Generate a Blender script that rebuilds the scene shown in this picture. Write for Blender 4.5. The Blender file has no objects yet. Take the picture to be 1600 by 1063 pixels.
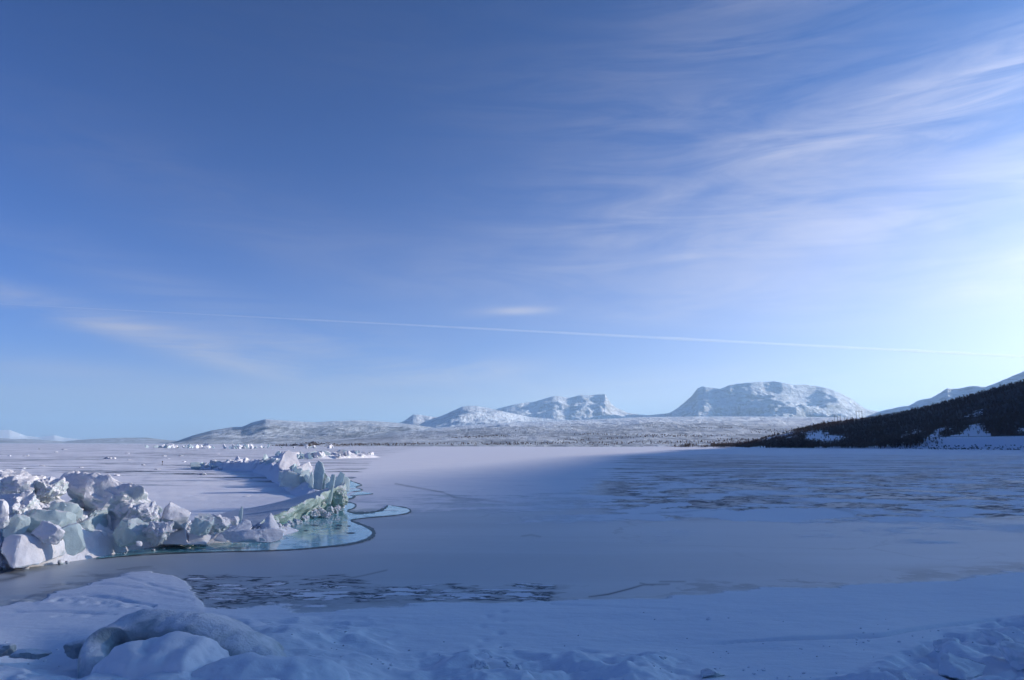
import bpy, math, random
import numpy as np
from mathutils import Matrix, Vector

random.seed(7)
RNG = np.random.default_rng(11)
R = math.radians
scene = bpy.context.scene
COL = scene.collection

# ---------------------------------------------------------------- camera
CAM_H = 4.0
FPX = 1150.0                      # focal length in pixels of the 1600 px wide photograph
PITCH = math.atan((694.0 - 531.5) / FPX)
ROLL = 0.0025
fw = np.array([0.0, math.cos(PITCH), math.sin(PITCH)])
r0_ = np.array([1.0, 0.0, 0.0]); u0_ = np.array([0.0, -math.sin(PITCH), math.cos(PITCH)])
rt = r0_ * math.cos(ROLL) + u0_ * math.sin(ROLL)
up = -r0_ * math.sin(ROLL) + u0_ * math.cos(ROLL)
cam_d = bpy.data.cameras.new('camera'); cam = bpy.data.objects.new('camera', cam_d); COL.objects.link(cam)
cam_d.sensor_width = 36.0; cam_d.lens = FPX / 1600.0 * 36.0
cam_d.clip_start = 0.1; cam_d.clip_end = 400000.0
cam.matrix_world = Matrix(((rt[0], up[0], -fw[0], 0), (rt[1], up[1], -fw[1], 0), (rt[2], up[2], -fw[2], CAM_H), (0, 0, 0, 1)))
scene.camera = cam

# ---------------------------------------------------------------- sky, sun, exposure
SUN_AZ, SUN_EL = 76.0, 15.0       # degrees, azimuth clockwise from the view direction (+Y)
EXPOSURE = 0.30
SKY_STRENGTH = 0.145
SUN_STRENGTH = 4.8
scene.render.engine = 'CYCLES'
scene.view_settings.view_transform = 'Standard'; scene.view_settings.look = 'None'
scene.view_settings.exposure = EXPOSURE; scene.view_settings.gamma = 1.0
scene.view_settings.use_curve_mapping = False
cy = scene.cycles
cy.max_bounces = 6; cy.diffuse_bounces = 3; cy.glossy_bounces = 3; cy.transmission_bounces = 4
cy.transparent_max_bounces = 8; cy.volume_bounces = 1; cy.use_denoising = True
cy.caustics_reflective = False; cy.caustics_refractive = False

sun_d = bpy.data.lights.new('sun', 'SUN'); sun = bpy.data.objects.new('sun', sun_d); COL.objects.link(sun)
sun_d.energy = SUN_STRENGTH; sun_d.angle = R(0.55); sun_d.color = (1.0, 0.92, 0.82)
sdir = Vector((math.sin(R(SUN_AZ)) * math.cos(R(SUN_EL)), math.cos(R(SUN_AZ)) * math.cos(R(SUN_EL)), math.sin(R(SUN_EL))))
sun.rotation_euler = (-sdir).to_track_quat('-Z', 'Y').to_euler()

class NT:
    """small helper for node trees"""
    def __init__(s, tree):
        s.t = tree; s.t.nodes.clear()
    def n(s, typ, **kw):
        nd = s.t.nodes.new(typ)
        for k, v in kw.items():
            if k.startswith('i_'):
                nd.inputs[k[2:].replace('_', ' ')].default_value = v
            else:
                setattr(nd, k, v)
        return nd
    def l(s, a, b): s.t.links.new(a, b)
    def _set(s, sock, v):
        if hasattr(v, 'is_output'): s.l(v, sock)
        else: sock.default_value = v
    def math(s, op, a, b=None, c=None, clamp=False):
        m = s.t.nodes.new('ShaderNodeMath'); m.operation = op; m.use_clamp = clamp
        s._set(m.inputs[0], a)
        if b is not None: s._set(m.inputs[1], b)
        if c is not None: s._set(m.inputs[2], c)
        return m.outputs[0]
    def sstep(s, x, lo, hi):
        m = s.t.nodes.new('ShaderNodeMapRange'); m.interpolation_type = 'SMOOTHSTEP'; m.clamp = True
        s._set(m.inputs[0], x); s._set(m.inputs[1], lo); s._set(m.inputs[2], hi)
        return m.outputs[0]
    def mix(s, f, a, b):
        m = s.t.nodes.new('ShaderNodeMix'); m.data_type = 'RGBA'
        s._set(m.inputs[0], f); s._set(m.inputs[6], a); s._set(m.inputs[7], b)
        return m.outputs[2]
    def noise(s, vec, scale, detail=4, rough=0.55, dist=0.0, stretch=None):
        if stretch is not None:
            mp = s.t.nodes.new('ShaderNodeMapping'); mp.inputs['Scale'].default_value = stretch
            s.l(vec, mp.inputs[0]); vec = mp.outputs[0]
        nz = s.t.nodes.new('ShaderNodeTexNoise'); nz.inputs['Scale'].default_value = scale
        nz.inputs['Detail'].default_value = detail; nz.inputs['Roughness'].default_value = rough
        nz.inputs['Distortion'].default_value = dist
        s.l(vec, nz.inputs['Vector']); return nz.outputs[0]
    def bump(s, h, strength, dist, normal=None):
        b = s.t.nodes.new('ShaderNodeBump'); b.inputs['Strength'].default_value = strength
        b.inputs['Distance'].default_value = dist; s.l(h, b.inputs['Height'])
        if normal is not None: s.l(normal, b.inputs['Normal'])
        return b.outputs[0]

def rgba(*c): return (c[0], c[1], c[2], 1.0)

world = bpy.data.worlds.new('World'); scene.world = world; world.use_nodes = True
W = NT(world.node_tree)
sky = W.n('ShaderNodeTexSky'); sky.sky_type = 'NISHITA'; sky.sun_disc = False
sky.sun_elevation = R(SUN_EL); sky.sun_rotation = R(SUN_AZ)
sky.altitude = 350.0; sky.air_density = 0.60; sky.dust_density = 1.5; sky.ozone_density = 6.0
geo = W.n('ShaderNodeTexCoord')
sep = W.n('ShaderNodeSeparateXYZ'); W.l(geo.outputs['Generated'], sep.inputs[0])
dx, dy, dz = sep.outputs
az = W.math('MULTIPLY', W.math('ARCTAN2', dx, dy), 180 / math.pi)
el = W.math('MULTIPLY', W.math('ARCSINE', dz), 180 / math.pi)
ae = W.n('ShaderNodeCombineXYZ'); W.l(az, ae.inputs[0]); W.l(el, ae.inputs[1])
def streak_noise(rot, sx, sy, scale, detail, dist):
    mp = W.n('ShaderNodeMapping'); mp.inputs['Rotation'].default_value = (0, 0, R(rot)); mp.inputs['Scale'].default_value = (sx, sy, 1)
    W.l(ae.outputs[0], mp.inputs[0])
    return W.noise(mp.outputs[0], scale, detail, 0.6, dist)
def blob(a0, e0, ra, re, rot):
    c, s_ = math.cos(R(rot)), math.sin(R(rot))
    da = W.math('SUBTRACT', az, a0); de = W.math('SUBTRACT', el, e0)
    p = W.math('DIVIDE', W.math('ADD', W.math('MULTIPLY', da, c), W.math('MULTIPLY', de, s_)), ra)
    q = W.math('DIVIDE', W.math('SUBTRACT', W.math('MULTIPLY', de, c), W.math('MULTIPLY', da, s_)), re)
    return W.math('EXPONENT', W.math('MULTIPLY', W.math('ADD', W.math('MULTIPLY', p, p), W.math('MULTIPLY', q, q)), -1.0))
n_fine = streak_noise(-11, 0.06, 0.42, 1.0, 10, 1.4)
n_mid = streak_noise(-9, 0.030, 0.10, 1.0, 5, 0.8)
n_wisp = streak_noise(15, 0.05, 0.30, 1.0, 9, 1.0)
n_big = streak_noise(-8, 0.018, 0.05, 1.0, 3, 0.3)
veil = W.math('MULTIPLY', W.sstep(n_big, 0.42, 0.72), W.sstep(n_fine, 0.30, 0.75))
def total(ts):
    r_ = None
    for k, b in ts:
        q = W.math('MULTIPLY', b, k); r_ = q if r_ is None else W.math('ADD', r_, q)
    return r_
# broad cirrus veil on the right with brighter combed streaks in it
sA = total([(0.42, blob(22, 20, 22, 4.0, 9)), (0.30, blob(36, 24, 13, 1.8, 12)), (0.26, blob(15, 27, 12, 6.0, 14)), (0.42, blob(26, 15.5, 26, 3.0, 5)), (0.30, blob(30, 11, 24, 1.8, 2)), (0.08, blob(40, 36, 20, 7, 10))])
sA = W.math('MULTIPLY', sA, W.math('MULTIPLY', W.sstep(n_fine, 0.18, 0.72), W.math('MULTIPLY_ADD', W.sstep(n_mid, 0.28, 0.68), 0.65, 0.35)))
sA = W.math('ADD', sA, W.math('MULTIPLY', blob(68, 5, 46, 11, 0), 1.25))      # milky cirrostratus bank around the sun
sA = W.math('ADD', sA, W.math('MULTIPLY', blob(22, 14, 17, 6.5, 6), W.math('MULTIPLY', W.sstep(n_mid, 0.2, 0.75), 0.30)))   # soft milky veil lower down
# wisps low on the left, one small wisp in the middle
sB = total([(0.62, blob(-29, 8.2, 10, 1.0, -12)), (0.55, blob(-22, 6.2, 8, 0.7, -12)), (0.45, blob(-16, 7.2, 9, 2.0, -6)), (0.55, blob(0.2, 10.3, 2.8, 0.33, 2)), (0.50, blob(-5, 5.4, 6, 0.8, 5)), (0.18, blob(-28, 11.5, 12, 1.6, -14)), (0.12, blob(-20, 16, 16, 3.0, -16)), (0.30, blob(-34, 5.0, 14, 0.7, -4)), (0.35, blob(10, 4.6, 18, 1.3, 1))])
sB = W.math('MULTIPLY', sB, W.sstep(n_wisp, 0.30, 0.66))
cl = W.math('ADD', W.math('ADD', sA, sB), W.math('MULTIPLY', veil, 0.05))
cl = W.math('MULTIPLY', W.math('MINIMUM', cl, 1.0), 0.62)
# thin even cirrostratus: thicker along slanting sight lines, forward scattering towards the sun
tau = W.math('DIVIDE', -0.0062, W.math('POWER', W.math('MAXIMUM', dz, 0.06), 1.6))
thin = W.math('SUBTRACT', 1.0, W.math('EXPONENT', tau))
cl = W.math('SUBTRACT', 1.0, W.math('MULTIPLY', W.math('SUBTRACT', 1.0, cl), W.math('SUBTRACT', 1.0, thin)))
dt = W.n('ShaderNodeVectorMath'); dt.operation = 'DOT_PRODUCT'; W.l(geo.outputs['Generated'], dt.inputs[0]); dt.inputs[1].default_value = sdir
hg = W.math('POWER', W.math('MAXIMUM', W.math('MULTIPLY_ADD', dt.outputs['Value'], -1.1, 1.3025), 0.05), -1.5)   # Henyey-Greenstein, g = 0.55
cb = W.math('MULTIPLY_ADD', hg, 1.75, 2.6)
CLOUD = W.n('ShaderNodeVectorMath'); CLOUD.operation = 'SCALE'; CLOUD.inputs[0].default_value = (1.06, 0.985, 0.95); W.l(cb, CLOUD.inputs['Scale'])
TINT = W.n('ShaderNodeVectorMath'); TINT.operation = 'MULTIPLY'; gm = W.n('ShaderNodeGamma'); gm.inputs['Gamma'].default_value = 1.38
nrm_ = W.n('ShaderNodeVectorMath'); nrm_.operation = 'SCALE'; nrm_.inputs['Scale'].default_value = 1 / 3.6; W.l(sky.outputs[0], nrm_.inputs[0]); W.l(nrm_.outputs[0], gm.inputs[0])
den_ = W.n('ShaderNodeVectorMath'); den_.operation = 'SCALE'; den_.inputs['Scale'].default_value = 3.6; W.l(gm.outputs[0], den_.inputs[0]); W.l(den_.outputs[0], TINT.inputs[0]); TINT.inputs[1].default_value = (0.32, 0.90, 1.02)
skyc = W.mix(cl, TINT.outputs[0], CLOUD.outputs[0])
bg = W.n('ShaderNodeBackground'); bg.inputs[1].default_value = SKY_STRENGTH
W.l(skyc, bg.inputs[0])
wo = W.n('ShaderNodeOutputWorld'); W.l(bg.outputs[0], wo.inputs[0])

# ---------------------------------------------------------------- helpers
def ray(u, v): return fw * FPX + rt * (u - 800.0) - up * (v - 531.5)
def gp(u, v, z=0.0):
    d = ray(u, v); t = (z - CAM_H) / d[2]
    return np.array([d[0] * t, d[1] * t, z])
def at(u, v, depth):
    """point on the sight line at a depth (metres along +Y)"""
    d = ray(u, v); t = depth / d[1]
    return np.array([d[0] * t, d[1] * t, CAM_H + d[2] * t])
def at_r(u, v, dist):
    d = ray(u, v); t = dist / math.hypot(d[0], d[1])
    return np.array([d[0] * t, d[1] * t, CAM_H + d[2] * t])
def azel(u, v):
    d = ray(u, v); return math.atan2(d[0], d[1]), d[2] / math.hypot(d[0], d[1])
def project(x, y, z):
    px = np.asarray(x, float); py = np.asarray(y, float); pz = np.asarray(z, float) - CAM_H
    f = px * fw[0] + py * fw[1] + pz * fw[2]; f = np.where(f > 0.01, f, 0.01)
    a = px * rt[0] + py * rt[1] + pz * rt[2]; b = px * up[0] + py * up[1] + pz * up[2]
    return 800.0 + FPX * a / f, 531.5 - FPX * b / f
def sm(x, lo, hi):
    t = np.clip((np.asarray(x, float) - lo) / (hi - lo), 0, 1); return t * t * (3 - 2 * t)

_P = RNG.permutation(256); _P = np.concatenate([_P, _P, _P])
_G = RNG.normal(size=(256, 3)); _G /= np.linalg.norm(_G, axis=1)[:, None]
def perlin(x, y, z=None):
    x = np.asarray(x, float); y = np.asarray(y, float); z = np.zeros_like(x) + (0.37 if z is None else z)
    xi = np.floor(x).astype(int); yi = np.floor(y).astype(int); zi = np.floor(z).astype(int)
    xf, yf, zf = x - xi, y - yi, z - zi
    f = lambda t: t * t * t * (t * (t * 6 - 15) + 10)
    U, V, Wt = f(xf), f(yf), f(zf)
    xi &= 255; yi &= 255; zi &= 255
    def g(i, j, k):
        h = _P[_P[_P[(xi + i) & 255] + ((yi + j) & 255)] + ((zi + k) & 255)]
        gr = _G[h]; return gr[..., 0] * (xf - i) + gr[..., 1] * (yf - j) + gr[..., 2] * (zf - k)
    l = lambda a, b, t: a + (b - a) * t
    x00 = l(g(0,0,0), g(1,0,0), U); x10 = l(g(0,1,0), g(1,1,0), U)
    x01 = l(g(0,0,1), g(1,0,1), U); x11 = l(g(0,1,1), g(1,1,1), U)
    return l(l(x00, x10, V), l(x01, x11, V), Wt) * 1.5
def fbm(x, y, z=None, o=4, gain=0.5, lac=2.03):
    s = 0; a = 1; k = 1.0; n = 0
    for i in range(o):
        s = s + a * perlin(x * k + 17.3 * i, y * k - 9.1 * i, None if z is None else z * k + 3.7 * i); n += a; a *= gain; k *= lac
    return s / n
def ridged(x, y, o=4):
    s = 0; a = 1; k = 1.0; n = 0
    for i in range(o):
        s = s + a * (1 - np.abs(perlin(x * k + 31.7 * i, y * k + 5.3 * i)) * 2); n += a; a *= 0.5; k *= 2.1
    return s / n
def in_poly(u, v, poly):
    c = np.zeros(np.shape(u), bool); n = len(poly); j = n - 1
    for i in range(n):
        xi, yi = poly[i]; xj, yj = poly[j]
        if yi != yj:
            c ^= ((yi > v) != (yj > v)) & (u < (xj - xi) * (v - yi) / (yj - yi) + xi)
        j = i
    return c
def line_dist(u, v, pts):
    d = np.full(np.shape(u), 1e9)
    for (x0, y0), (x1, y1) in zip(pts[:-1], pts[1:]):
        ex, ey = x1 - x0, y1 - y0
        t = np.clip(((u - x0) * ex + (v - y0) * ey) / (ex * ex + ey * ey), 0, 1)
        d = np.minimum(d, np.hypot(u - x0 - t * ex, v - y0 - t * ey))
    return d

def tag(o, label=None, cat=None, group=None, kind=None):
    if label: o['label'] = label
    if cat: o['category'] = cat
    if group: o['group'] = group
    if kind: o['kind'] = kind
    return o
def mesh_obj(name, V, F, mat, parent=None, smooth=True, sharp=None):
    """V (n,3) array, F list/array of faces (all quads array, or list of tuples)"""
    me = bpy.data.meshes.new(name)
    V = np.asarray(V, float)
    if isinstance(F, np.ndarray):
        nf, k = F.shape
        me.vertices.add(len(V)); me.vertices.foreach_set('co', V.ravel())
        me.loops.add(nf * k); me.loops.foreach_set('vertex_index', F.ravel().astype(np.int32))
        me.polygons.add(nf); me.polygons.foreach_set('loop_start', np.arange(0, nf * k, k, dtype=np.int32))
        me.update(calc_edges=True); me.validate()
    else:
        me.from_pydata([tuple(p) for p in V], [], [tuple(f) for f in F]); me.update()
    if smooth:
        me.polygons.foreach_set('use_smooth', np.ones(len(me.polygons), bool))
        if sharp: me.set_sharp_from_angle(angle=sharp)
    if mat: me.materials.append(mat)
    o = bpy.data.objects.new(name, me); COL.objects.link(o)
    if parent: o.parent = parent
    return o
def grid_faces(nr, nc, wrap=False):
    i = np.arange(nr - 1)[:, None]; j = np.arange(nc if wrap else nc - 1)[None, :]
    j2 = (j + 1) % nc
    a = i * nc + j; b = i * nc + j2; c = (i + 1) * nc + j2; d = (i + 1) * nc + j
    return np.stack([a, b, c, d], -1).reshape(-1, 4)
def set_attr(o, name, val):
    at_ = o.data.attributes.new(name, 'FLOAT', 'POINT'); at_.data.foreach_set('value', np.asarray(val, np.float32).ravel())

def new_mat(name):
    m = bpy.data.materials.new(name); m.use_nodes = True; return m, NT(m.node_tree)
def out(nt, shader, vol=False):
    o = nt.n('ShaderNodeOutputMaterial'); nt.l(shader, o.inputs['Volume' if vol else 'Surface'])
def principled(nt, base, rough=0.6, spec=0.4, normal=None):
    p = nt.n('ShaderNodeBsdfPrincipled'); nt._set(p.inputs['Base Color'], base); nt._set(p.inputs['Roughness'], rough)
    nt._set(p.inputs['Specular IOR Level'], spec)
    if normal is not None: nt.l(normal, p.inputs['Normal'])
    return p
def attr(nt, name):
    a = nt.n('ShaderNodeAttribute'); a.attribute_name = name; return a.outputs['Fac']

# ---------------------------------------------------------------- materials
SNOW = rgba(0.85, 0.82, 0.86)
def mat_lake():
    m, t = new_mat('lake_snow_and_ice')
    pos = t.n('ShaderNodeNewGeometry').outputs['Position']
    snow_a, brk, dark = attr(t, 'snow'), attr(t, 'broken'), attr(t, 'dark')
    n1 = t.noise(pos, 0.20, 6, 0.62, 0.4, (0.75, 1.0, 1))     # plates of metres
    n2 = t.noise(pos, 1.1, 5, 0.6, 0.3, (0.8, 1.0, 1))        # decimetres
    n3 = t.noise(pos, 9.0, 3, 0.6)
    n4 = t.noise(pos, 3.0, 6, 0.64, 0.7, (0.30, 1.0, 1))      # slivers
    n5 = t.noise(pos, 0.22, 6, 0.62, 0.3, (0.14, 1.0, 1))     # long wind streaks
    nbig = t.noise(pos, 0.02, 4, 0.55)
    fine, stk = attr(t, 'fine'), attr(t, 'streak')
    q = t.math('ADD', t.math('MULTIPLY', n1, 0.72), t.math('MULTIPLY', n2, 0.28))
    q = t.math('ADD', t.math('MULTIPLY', q, t.math('SUBTRACT', 1.0, stk)), t.math('MULTIPLY', n5, stk))
    qf = t.math('ADD', t.math('MULTIPLY', n4, 0.65), t.math('MULTIPLY', n2, 0.35))
    q = t.math('ADD', t.math('MULTIPLY', q, t.math('SUBTRACT', 1.0, fine)), t.math('MULTIPLY', qf, fine))
    # cover threshold: snow attribute pushes it up, broken widens the noise
    cov = t.math('ADD', snow_a, t.math('MULTIPLY', t.math('SUBTRACT', q, 0.5), t.math('MULTIPLY_ADD', brk, 6.0, 0.9)))
    cover = t.sstep(cov, 0.43, 0.55)
    # gap edges of the broken snow plates, their shade painted in as dark rims
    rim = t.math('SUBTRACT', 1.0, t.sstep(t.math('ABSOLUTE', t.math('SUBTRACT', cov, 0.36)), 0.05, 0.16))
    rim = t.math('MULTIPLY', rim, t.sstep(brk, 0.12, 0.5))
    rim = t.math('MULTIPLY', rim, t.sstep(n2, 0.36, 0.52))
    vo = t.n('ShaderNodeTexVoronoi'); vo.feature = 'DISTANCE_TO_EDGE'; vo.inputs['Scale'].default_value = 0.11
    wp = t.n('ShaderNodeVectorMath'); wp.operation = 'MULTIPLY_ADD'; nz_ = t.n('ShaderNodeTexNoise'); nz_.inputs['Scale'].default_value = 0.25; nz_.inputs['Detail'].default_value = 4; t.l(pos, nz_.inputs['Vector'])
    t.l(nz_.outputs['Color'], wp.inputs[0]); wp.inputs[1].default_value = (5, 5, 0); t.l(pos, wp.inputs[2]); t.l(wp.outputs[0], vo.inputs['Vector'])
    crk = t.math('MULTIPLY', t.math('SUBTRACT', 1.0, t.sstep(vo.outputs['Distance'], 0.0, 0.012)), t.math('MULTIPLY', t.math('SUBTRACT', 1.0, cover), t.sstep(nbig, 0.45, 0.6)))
    cracks_and_shade = t.math('MAXIMUM', t.math('MAXIMUM', t.math('MULTIPLY', rim, 0.82), t.math('MULTIPLY', dark, 0.85)), t.math('MULTIPLY', crk, 0.35))  # dark cracks together with the painted shade of the plate edges
    ice_c = t.mix(t.sstep(nbig, 0.35, 0.65), rgba(0.40, 0.42, 0.46), rgba(0.50, 0.52, 0.56))
    ice_c = t.mix(t.math('MULTIPLY', t.sstep(brk, 0.2, 0.6), t.math('MULTIPLY_ADD', fine, -0.55, 1.0)), ice_c, rgba(0.26, 0.28, 0.32))
    ice_c = t.mix(t.math('MULTIPLY', n2, 0.30), ice_c, rgba(0.55, 0.57, 0.62))
    ice_c = t.mix(t.math('MULTIPLY', t.sstep(n5, 0.38, 0.66), 0.40), ice_c, rgba(0.62, 0.64, 0.68))
    snow_c = t.mix(t.sstep(n1, 0.3, 0.7), rgba(0.79, 0.77, 0.83), SNOW)
    c = t.mix(cover, ice_c, snow_c)
    c = t.mix(cracks_and_shade, c, rgba(0.03, 0.042, 0.06))
    rough = t.math('MULTIPLY_ADD', cover, 0.35, 0.42)
    n6 = t.noise(pos, 2.4, 5, 0.6, 0.8, (0.45, 1.5, 1)); n7 = t.noise(pos, 38.0, 3, 0.6)
    h = t.math('ADD', t.math('MULTIPLY', n2, 0.6), t.math('ADD', t.math('MULTIPLY', n3, 0.22), t.math('ADD', t.math('MULTIPLY', n6, 0.95), t.math('MULTIPLY', n7, 0.06))))
    h = t.math('MULTIPLY', h, t.math('MULTIPLY_ADD', cover, 0.8, 0.2))
    nrm = t.bump(t.math('ADD', h, t.math('MULTIPLY', cover, 0.35)), 0.6, 0.06)
    rough = t.math('MAXIMUM', rough, t.math('MULTIPLY', cracks_and_shade, 0.95))
    p = principled(t, c, rough, t.math('MULTIPLY_ADD', cracks_and_shade, -0.34, 0.35), nrm); out(t, p.outputs[0]); return m
def mat_block(name, ice=(0.50, 0.62, 0.66), snow_lo=0.15, snow_hi=0.55, transl=0.18, bmp=0.6):
    m, t = new_mat(name)
    g = t.n('ShaderNodeNewGeometry'); pos = g.outputs['Position']
    s3 = t.n('ShaderNodeSeparateXYZ'); t.l(g.outputs['Normal'], s3.inputs[0])
    n1 = t.noise(pos, 2.6, 7, 0.66, 0.3); n2 = t.noise(pos, 11.0, 4, 0.65)
    k = t.math('ADD', s3.outputs[2], t.math('MULTIPLY', t.math('SUBTRACT', n1, 0.5), 1.5))
    cover = t.sstep(k, snow_lo, snow_hi)
    icec = t.mix(n1, rgba(*[c * 0.75 for c in ice]), rgba(*[min(1, c * 1.18) for c in ice]))
    c = t.mix(cover, icec, SNOW)
    h = t.math('ADD', t.math('MULTIPLY', n1, 1.0), t.math('MULTIPLY', n2, 0.25))
    nrm = t.bump(h, bmp, 0.12)
    p = principled(t, c, t.math('MULTIPLY_ADD', cover, 0.35, 0.40), 0.4, nrm)
    tr = t.n('ShaderNodeBsdfTranslucent'); t.l(c, tr.inputs[0]); t.l(nrm, tr.inputs['Normal'])
    mx = t.n('ShaderNodeMixShader'); mx.inputs[0].default_value = transl
    t.l(p.outputs[0], mx.inputs[1]); t.l(tr.outputs[0], mx.inputs[2]); out(t, mx.outputs[0]); return m
def mat_simple(name, c, rough=0.7, spec=0.3, nscale=None, var=0.3):
    m, t = new_mat(name); col = rgba(*c)
    if nscale:
        pos = t.n('ShaderNodeNewGeometry').outputs['Position']; nz = t.noise(pos, nscale, 4, 0.6)
        col = t.mix(nz, rgba(*[x * (1 - var) for x in c]), rgba(*[min(1, x * (1 + var)) for x in c]))
    p = principled(t, col, rough, spec); out(t, p.outputs[0]); return m
def mat_mountain(name, s=1.0, forest_top=None, bare=0.5, forest_c=(0.085, 0.08, 0.085)):
    m, t = new_mat(name)
    g = t.n('ShaderNodeNewGeometry'); pos = g.outputs['Position']
    s3 = t.n('ShaderNodeSeparateXYZ'); t.l(g.outputs['Normal'], s3.inputs[0])
    p3 = t.n('ShaderNodeSeparateXYZ'); t.l(pos, p3.inputs[0])
    n1 = t.noise(pos, 0.0035 / s, 8, 0.68, 0.5, (1, 0.5, 2.2)); n2 = t.noise(pos, 0.018 / s, 6, 0.7, 0.3, (1, 0.45, 1.5))
    n3 = t.noise(pos, 0.0011 / s, 4, 0.55, 0.3)
    slope = t.math('SUBTRACT', 1.0, s3.outputs[2])
    k = t.math('ADD', t.math('MULTIPLY', n1, 0.55), t.math('MULTIPLY', n2, 0.45))
    k = t.math('ADD', k, t.math('MULTIPLY', slope, 0.55))
    nb = t.noise(pos, 0.006 / s, 7, 0.7, 0.6, (0.5, 0.5, 5.0)); ng = t.noise(pos, 0.012 / s, 6, 0.68, 0.4, (1.6, 0.35, 0.35))
    k = t.math('ADD', k, t.math('ADD', t.math('MULTIPLY', t.math('SUBTRACT', nb, 0.5), 0.5), t.math('MULTIPLY', t.math('SUBTRACT', ng, 0.5), 0.4)))
    rock = t.math('MULTIPLY', t.sstep(k, 0.50, 0.74), bare)
    c = t.mix(rock, rgba(0.78, 0.80, 0.84), rgba(0.13, 0.13, 0.14))
    if forest_top is not None:
        alt = t.math('ADD', p3.outputs[2], t.math('MULTIPLY', t.math('SUBTRACT', n3, 0.5), forest_top * 1.6))
        fz = t.math('SUBTRACT', 1.0, t.sstep(alt, forest_top * 0.35, forest_top * 1.15))
        gaps = t.sstep(t.math('ADD', t.math('MULTIPLY', n1, 0.6), t.math('MULTIPLY', n2, 0.5)), 0.44, 0.66)
        fz = t.math('MULTIPLY', fz, t.math('SUBTRACT', 1.0, t.math('MULTIPLY', gaps, 0.85)))
        c = t.mix(t.math('MULTIPLY', fz, 0.80), c, rgba(*forest_c))
    nrm = t.bump(t.math('ADD', t.math('ADD', n1, t.math('MULTIPLY', n2, 0.5)), t.math('MULTIPLY', ng, 0.6)), 0.6, 70.0 * s)
    p = principled(t, c, 0.8, 0.15, nrm); out(t, p.outputs[0]); return m

M = {}
M['lake'] = mat_lake()
M['block'] = mat_block('crusted_ice', (0.64, 0.72, 0.75), -0.35, 0.35, 0.12)
M['snowy'] = mat_block('snowy_ice', (0.62, 0.68, 0.74), -0.6, 0.1, 0.10, 0.35)
M['slab'] = mat_block('clear_ice', (0.66, 0.77, 0.80), 0.45, 0.95, 0.45, 0.30)
M['bank'] = mat_block('crushed_ice', (0.64, 0.70, 0.74), -0.6, 0.1, 0.0)
M['green'] = mat_block('green_ice', (0.56, 0.68, 0.62), 0.20, 0.75, 0.25)
M['hump'] = mat_block('smooth_grey_ice', (0.36, 0.42, 0.45), 0.30, 1.05, 0.10)
M['rock'] = mat_simple('dark_rock', (0.09, 0.085, 0.08), 0.9, 0.2, 0.8)
M['twig'] = mat_simple('bare_twigs', (0.155, 0.095, 0.063), 0.9, 0.1, 0.02, 0.4)
M['wood'] = mat_simple('weathered_wood', (0.07, 0.055, 0.045), 0.85, 0.2)
M['metal'] = mat_simple('galvanised_metal', (0.25, 0.26, 0.28), 0.5, 0.5)
M['mountain'] = mat_mountain('snowy_mountain', 1.0, 170.0, 0.62)
M['massif'] = mat_mountain('scrubby_massif', 0.8, 260.0, 0.70, (0.075, 0.08, 0.10))
M['lowland'] = mat_mountain('valley_scrub', 0.45, 120.0, 0.45, (0.12, 0.135, 0.17))
M['farhill'] = mat_mountain('far_forest_hill', 0.8, 500.0, 0.7)
M['farsnow'] = mat_mountain('far_snow', 1.5, None, 0.25)

# ---------------------------------------------------------------- the lake and the snowy shore: one sheet to the horizon
FSB = [(-400, 985), (-100, 960), (0, 945), (60, 935), (150, 905), (200, 890), (232, 884), (268, 891), (298, 912), (322, 940), (400, 952), (520, 946),
       (640, 938), (760, 938), (900, 932), (1050, 926), (1250, 917), (1450, 905), (1600, 892), (1900, 870)]
CRACK = [(1090, 1010), (1200, 1006), (1290, 1003), (1380, 999), (1440, 988), (1500, 980), (1560, 972)]
FEET = [(785, 958), (762, 966), (784, 973), (752, 983), (779, 993), (757, 1004), (787, 1013), (745, 1016), (90, 969), (108, 968), (140, 969)]
TRACKS = [([(-20, 936), (60, 932), (120, 932), (185, 940), (240, 952)], 1.8, 0.05), ([(100, 912), (170, 915), (230, 926), (300, 940)], 1.3, 0.03), ([(135, 898), (200, 905), (250, 922), (290, 930)], 1.0, 0.03),
          ([(-20, 957), (60, 959), (120, 962), (180, 966)], 1.5, 0.04), ([(860, 944), (940, 949), (1000, 953), (1060, 956)], 1.5, 0.03), ([(900, 1022), (950, 1026), (1000, 1034)], 2.2, 0.05)]
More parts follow.
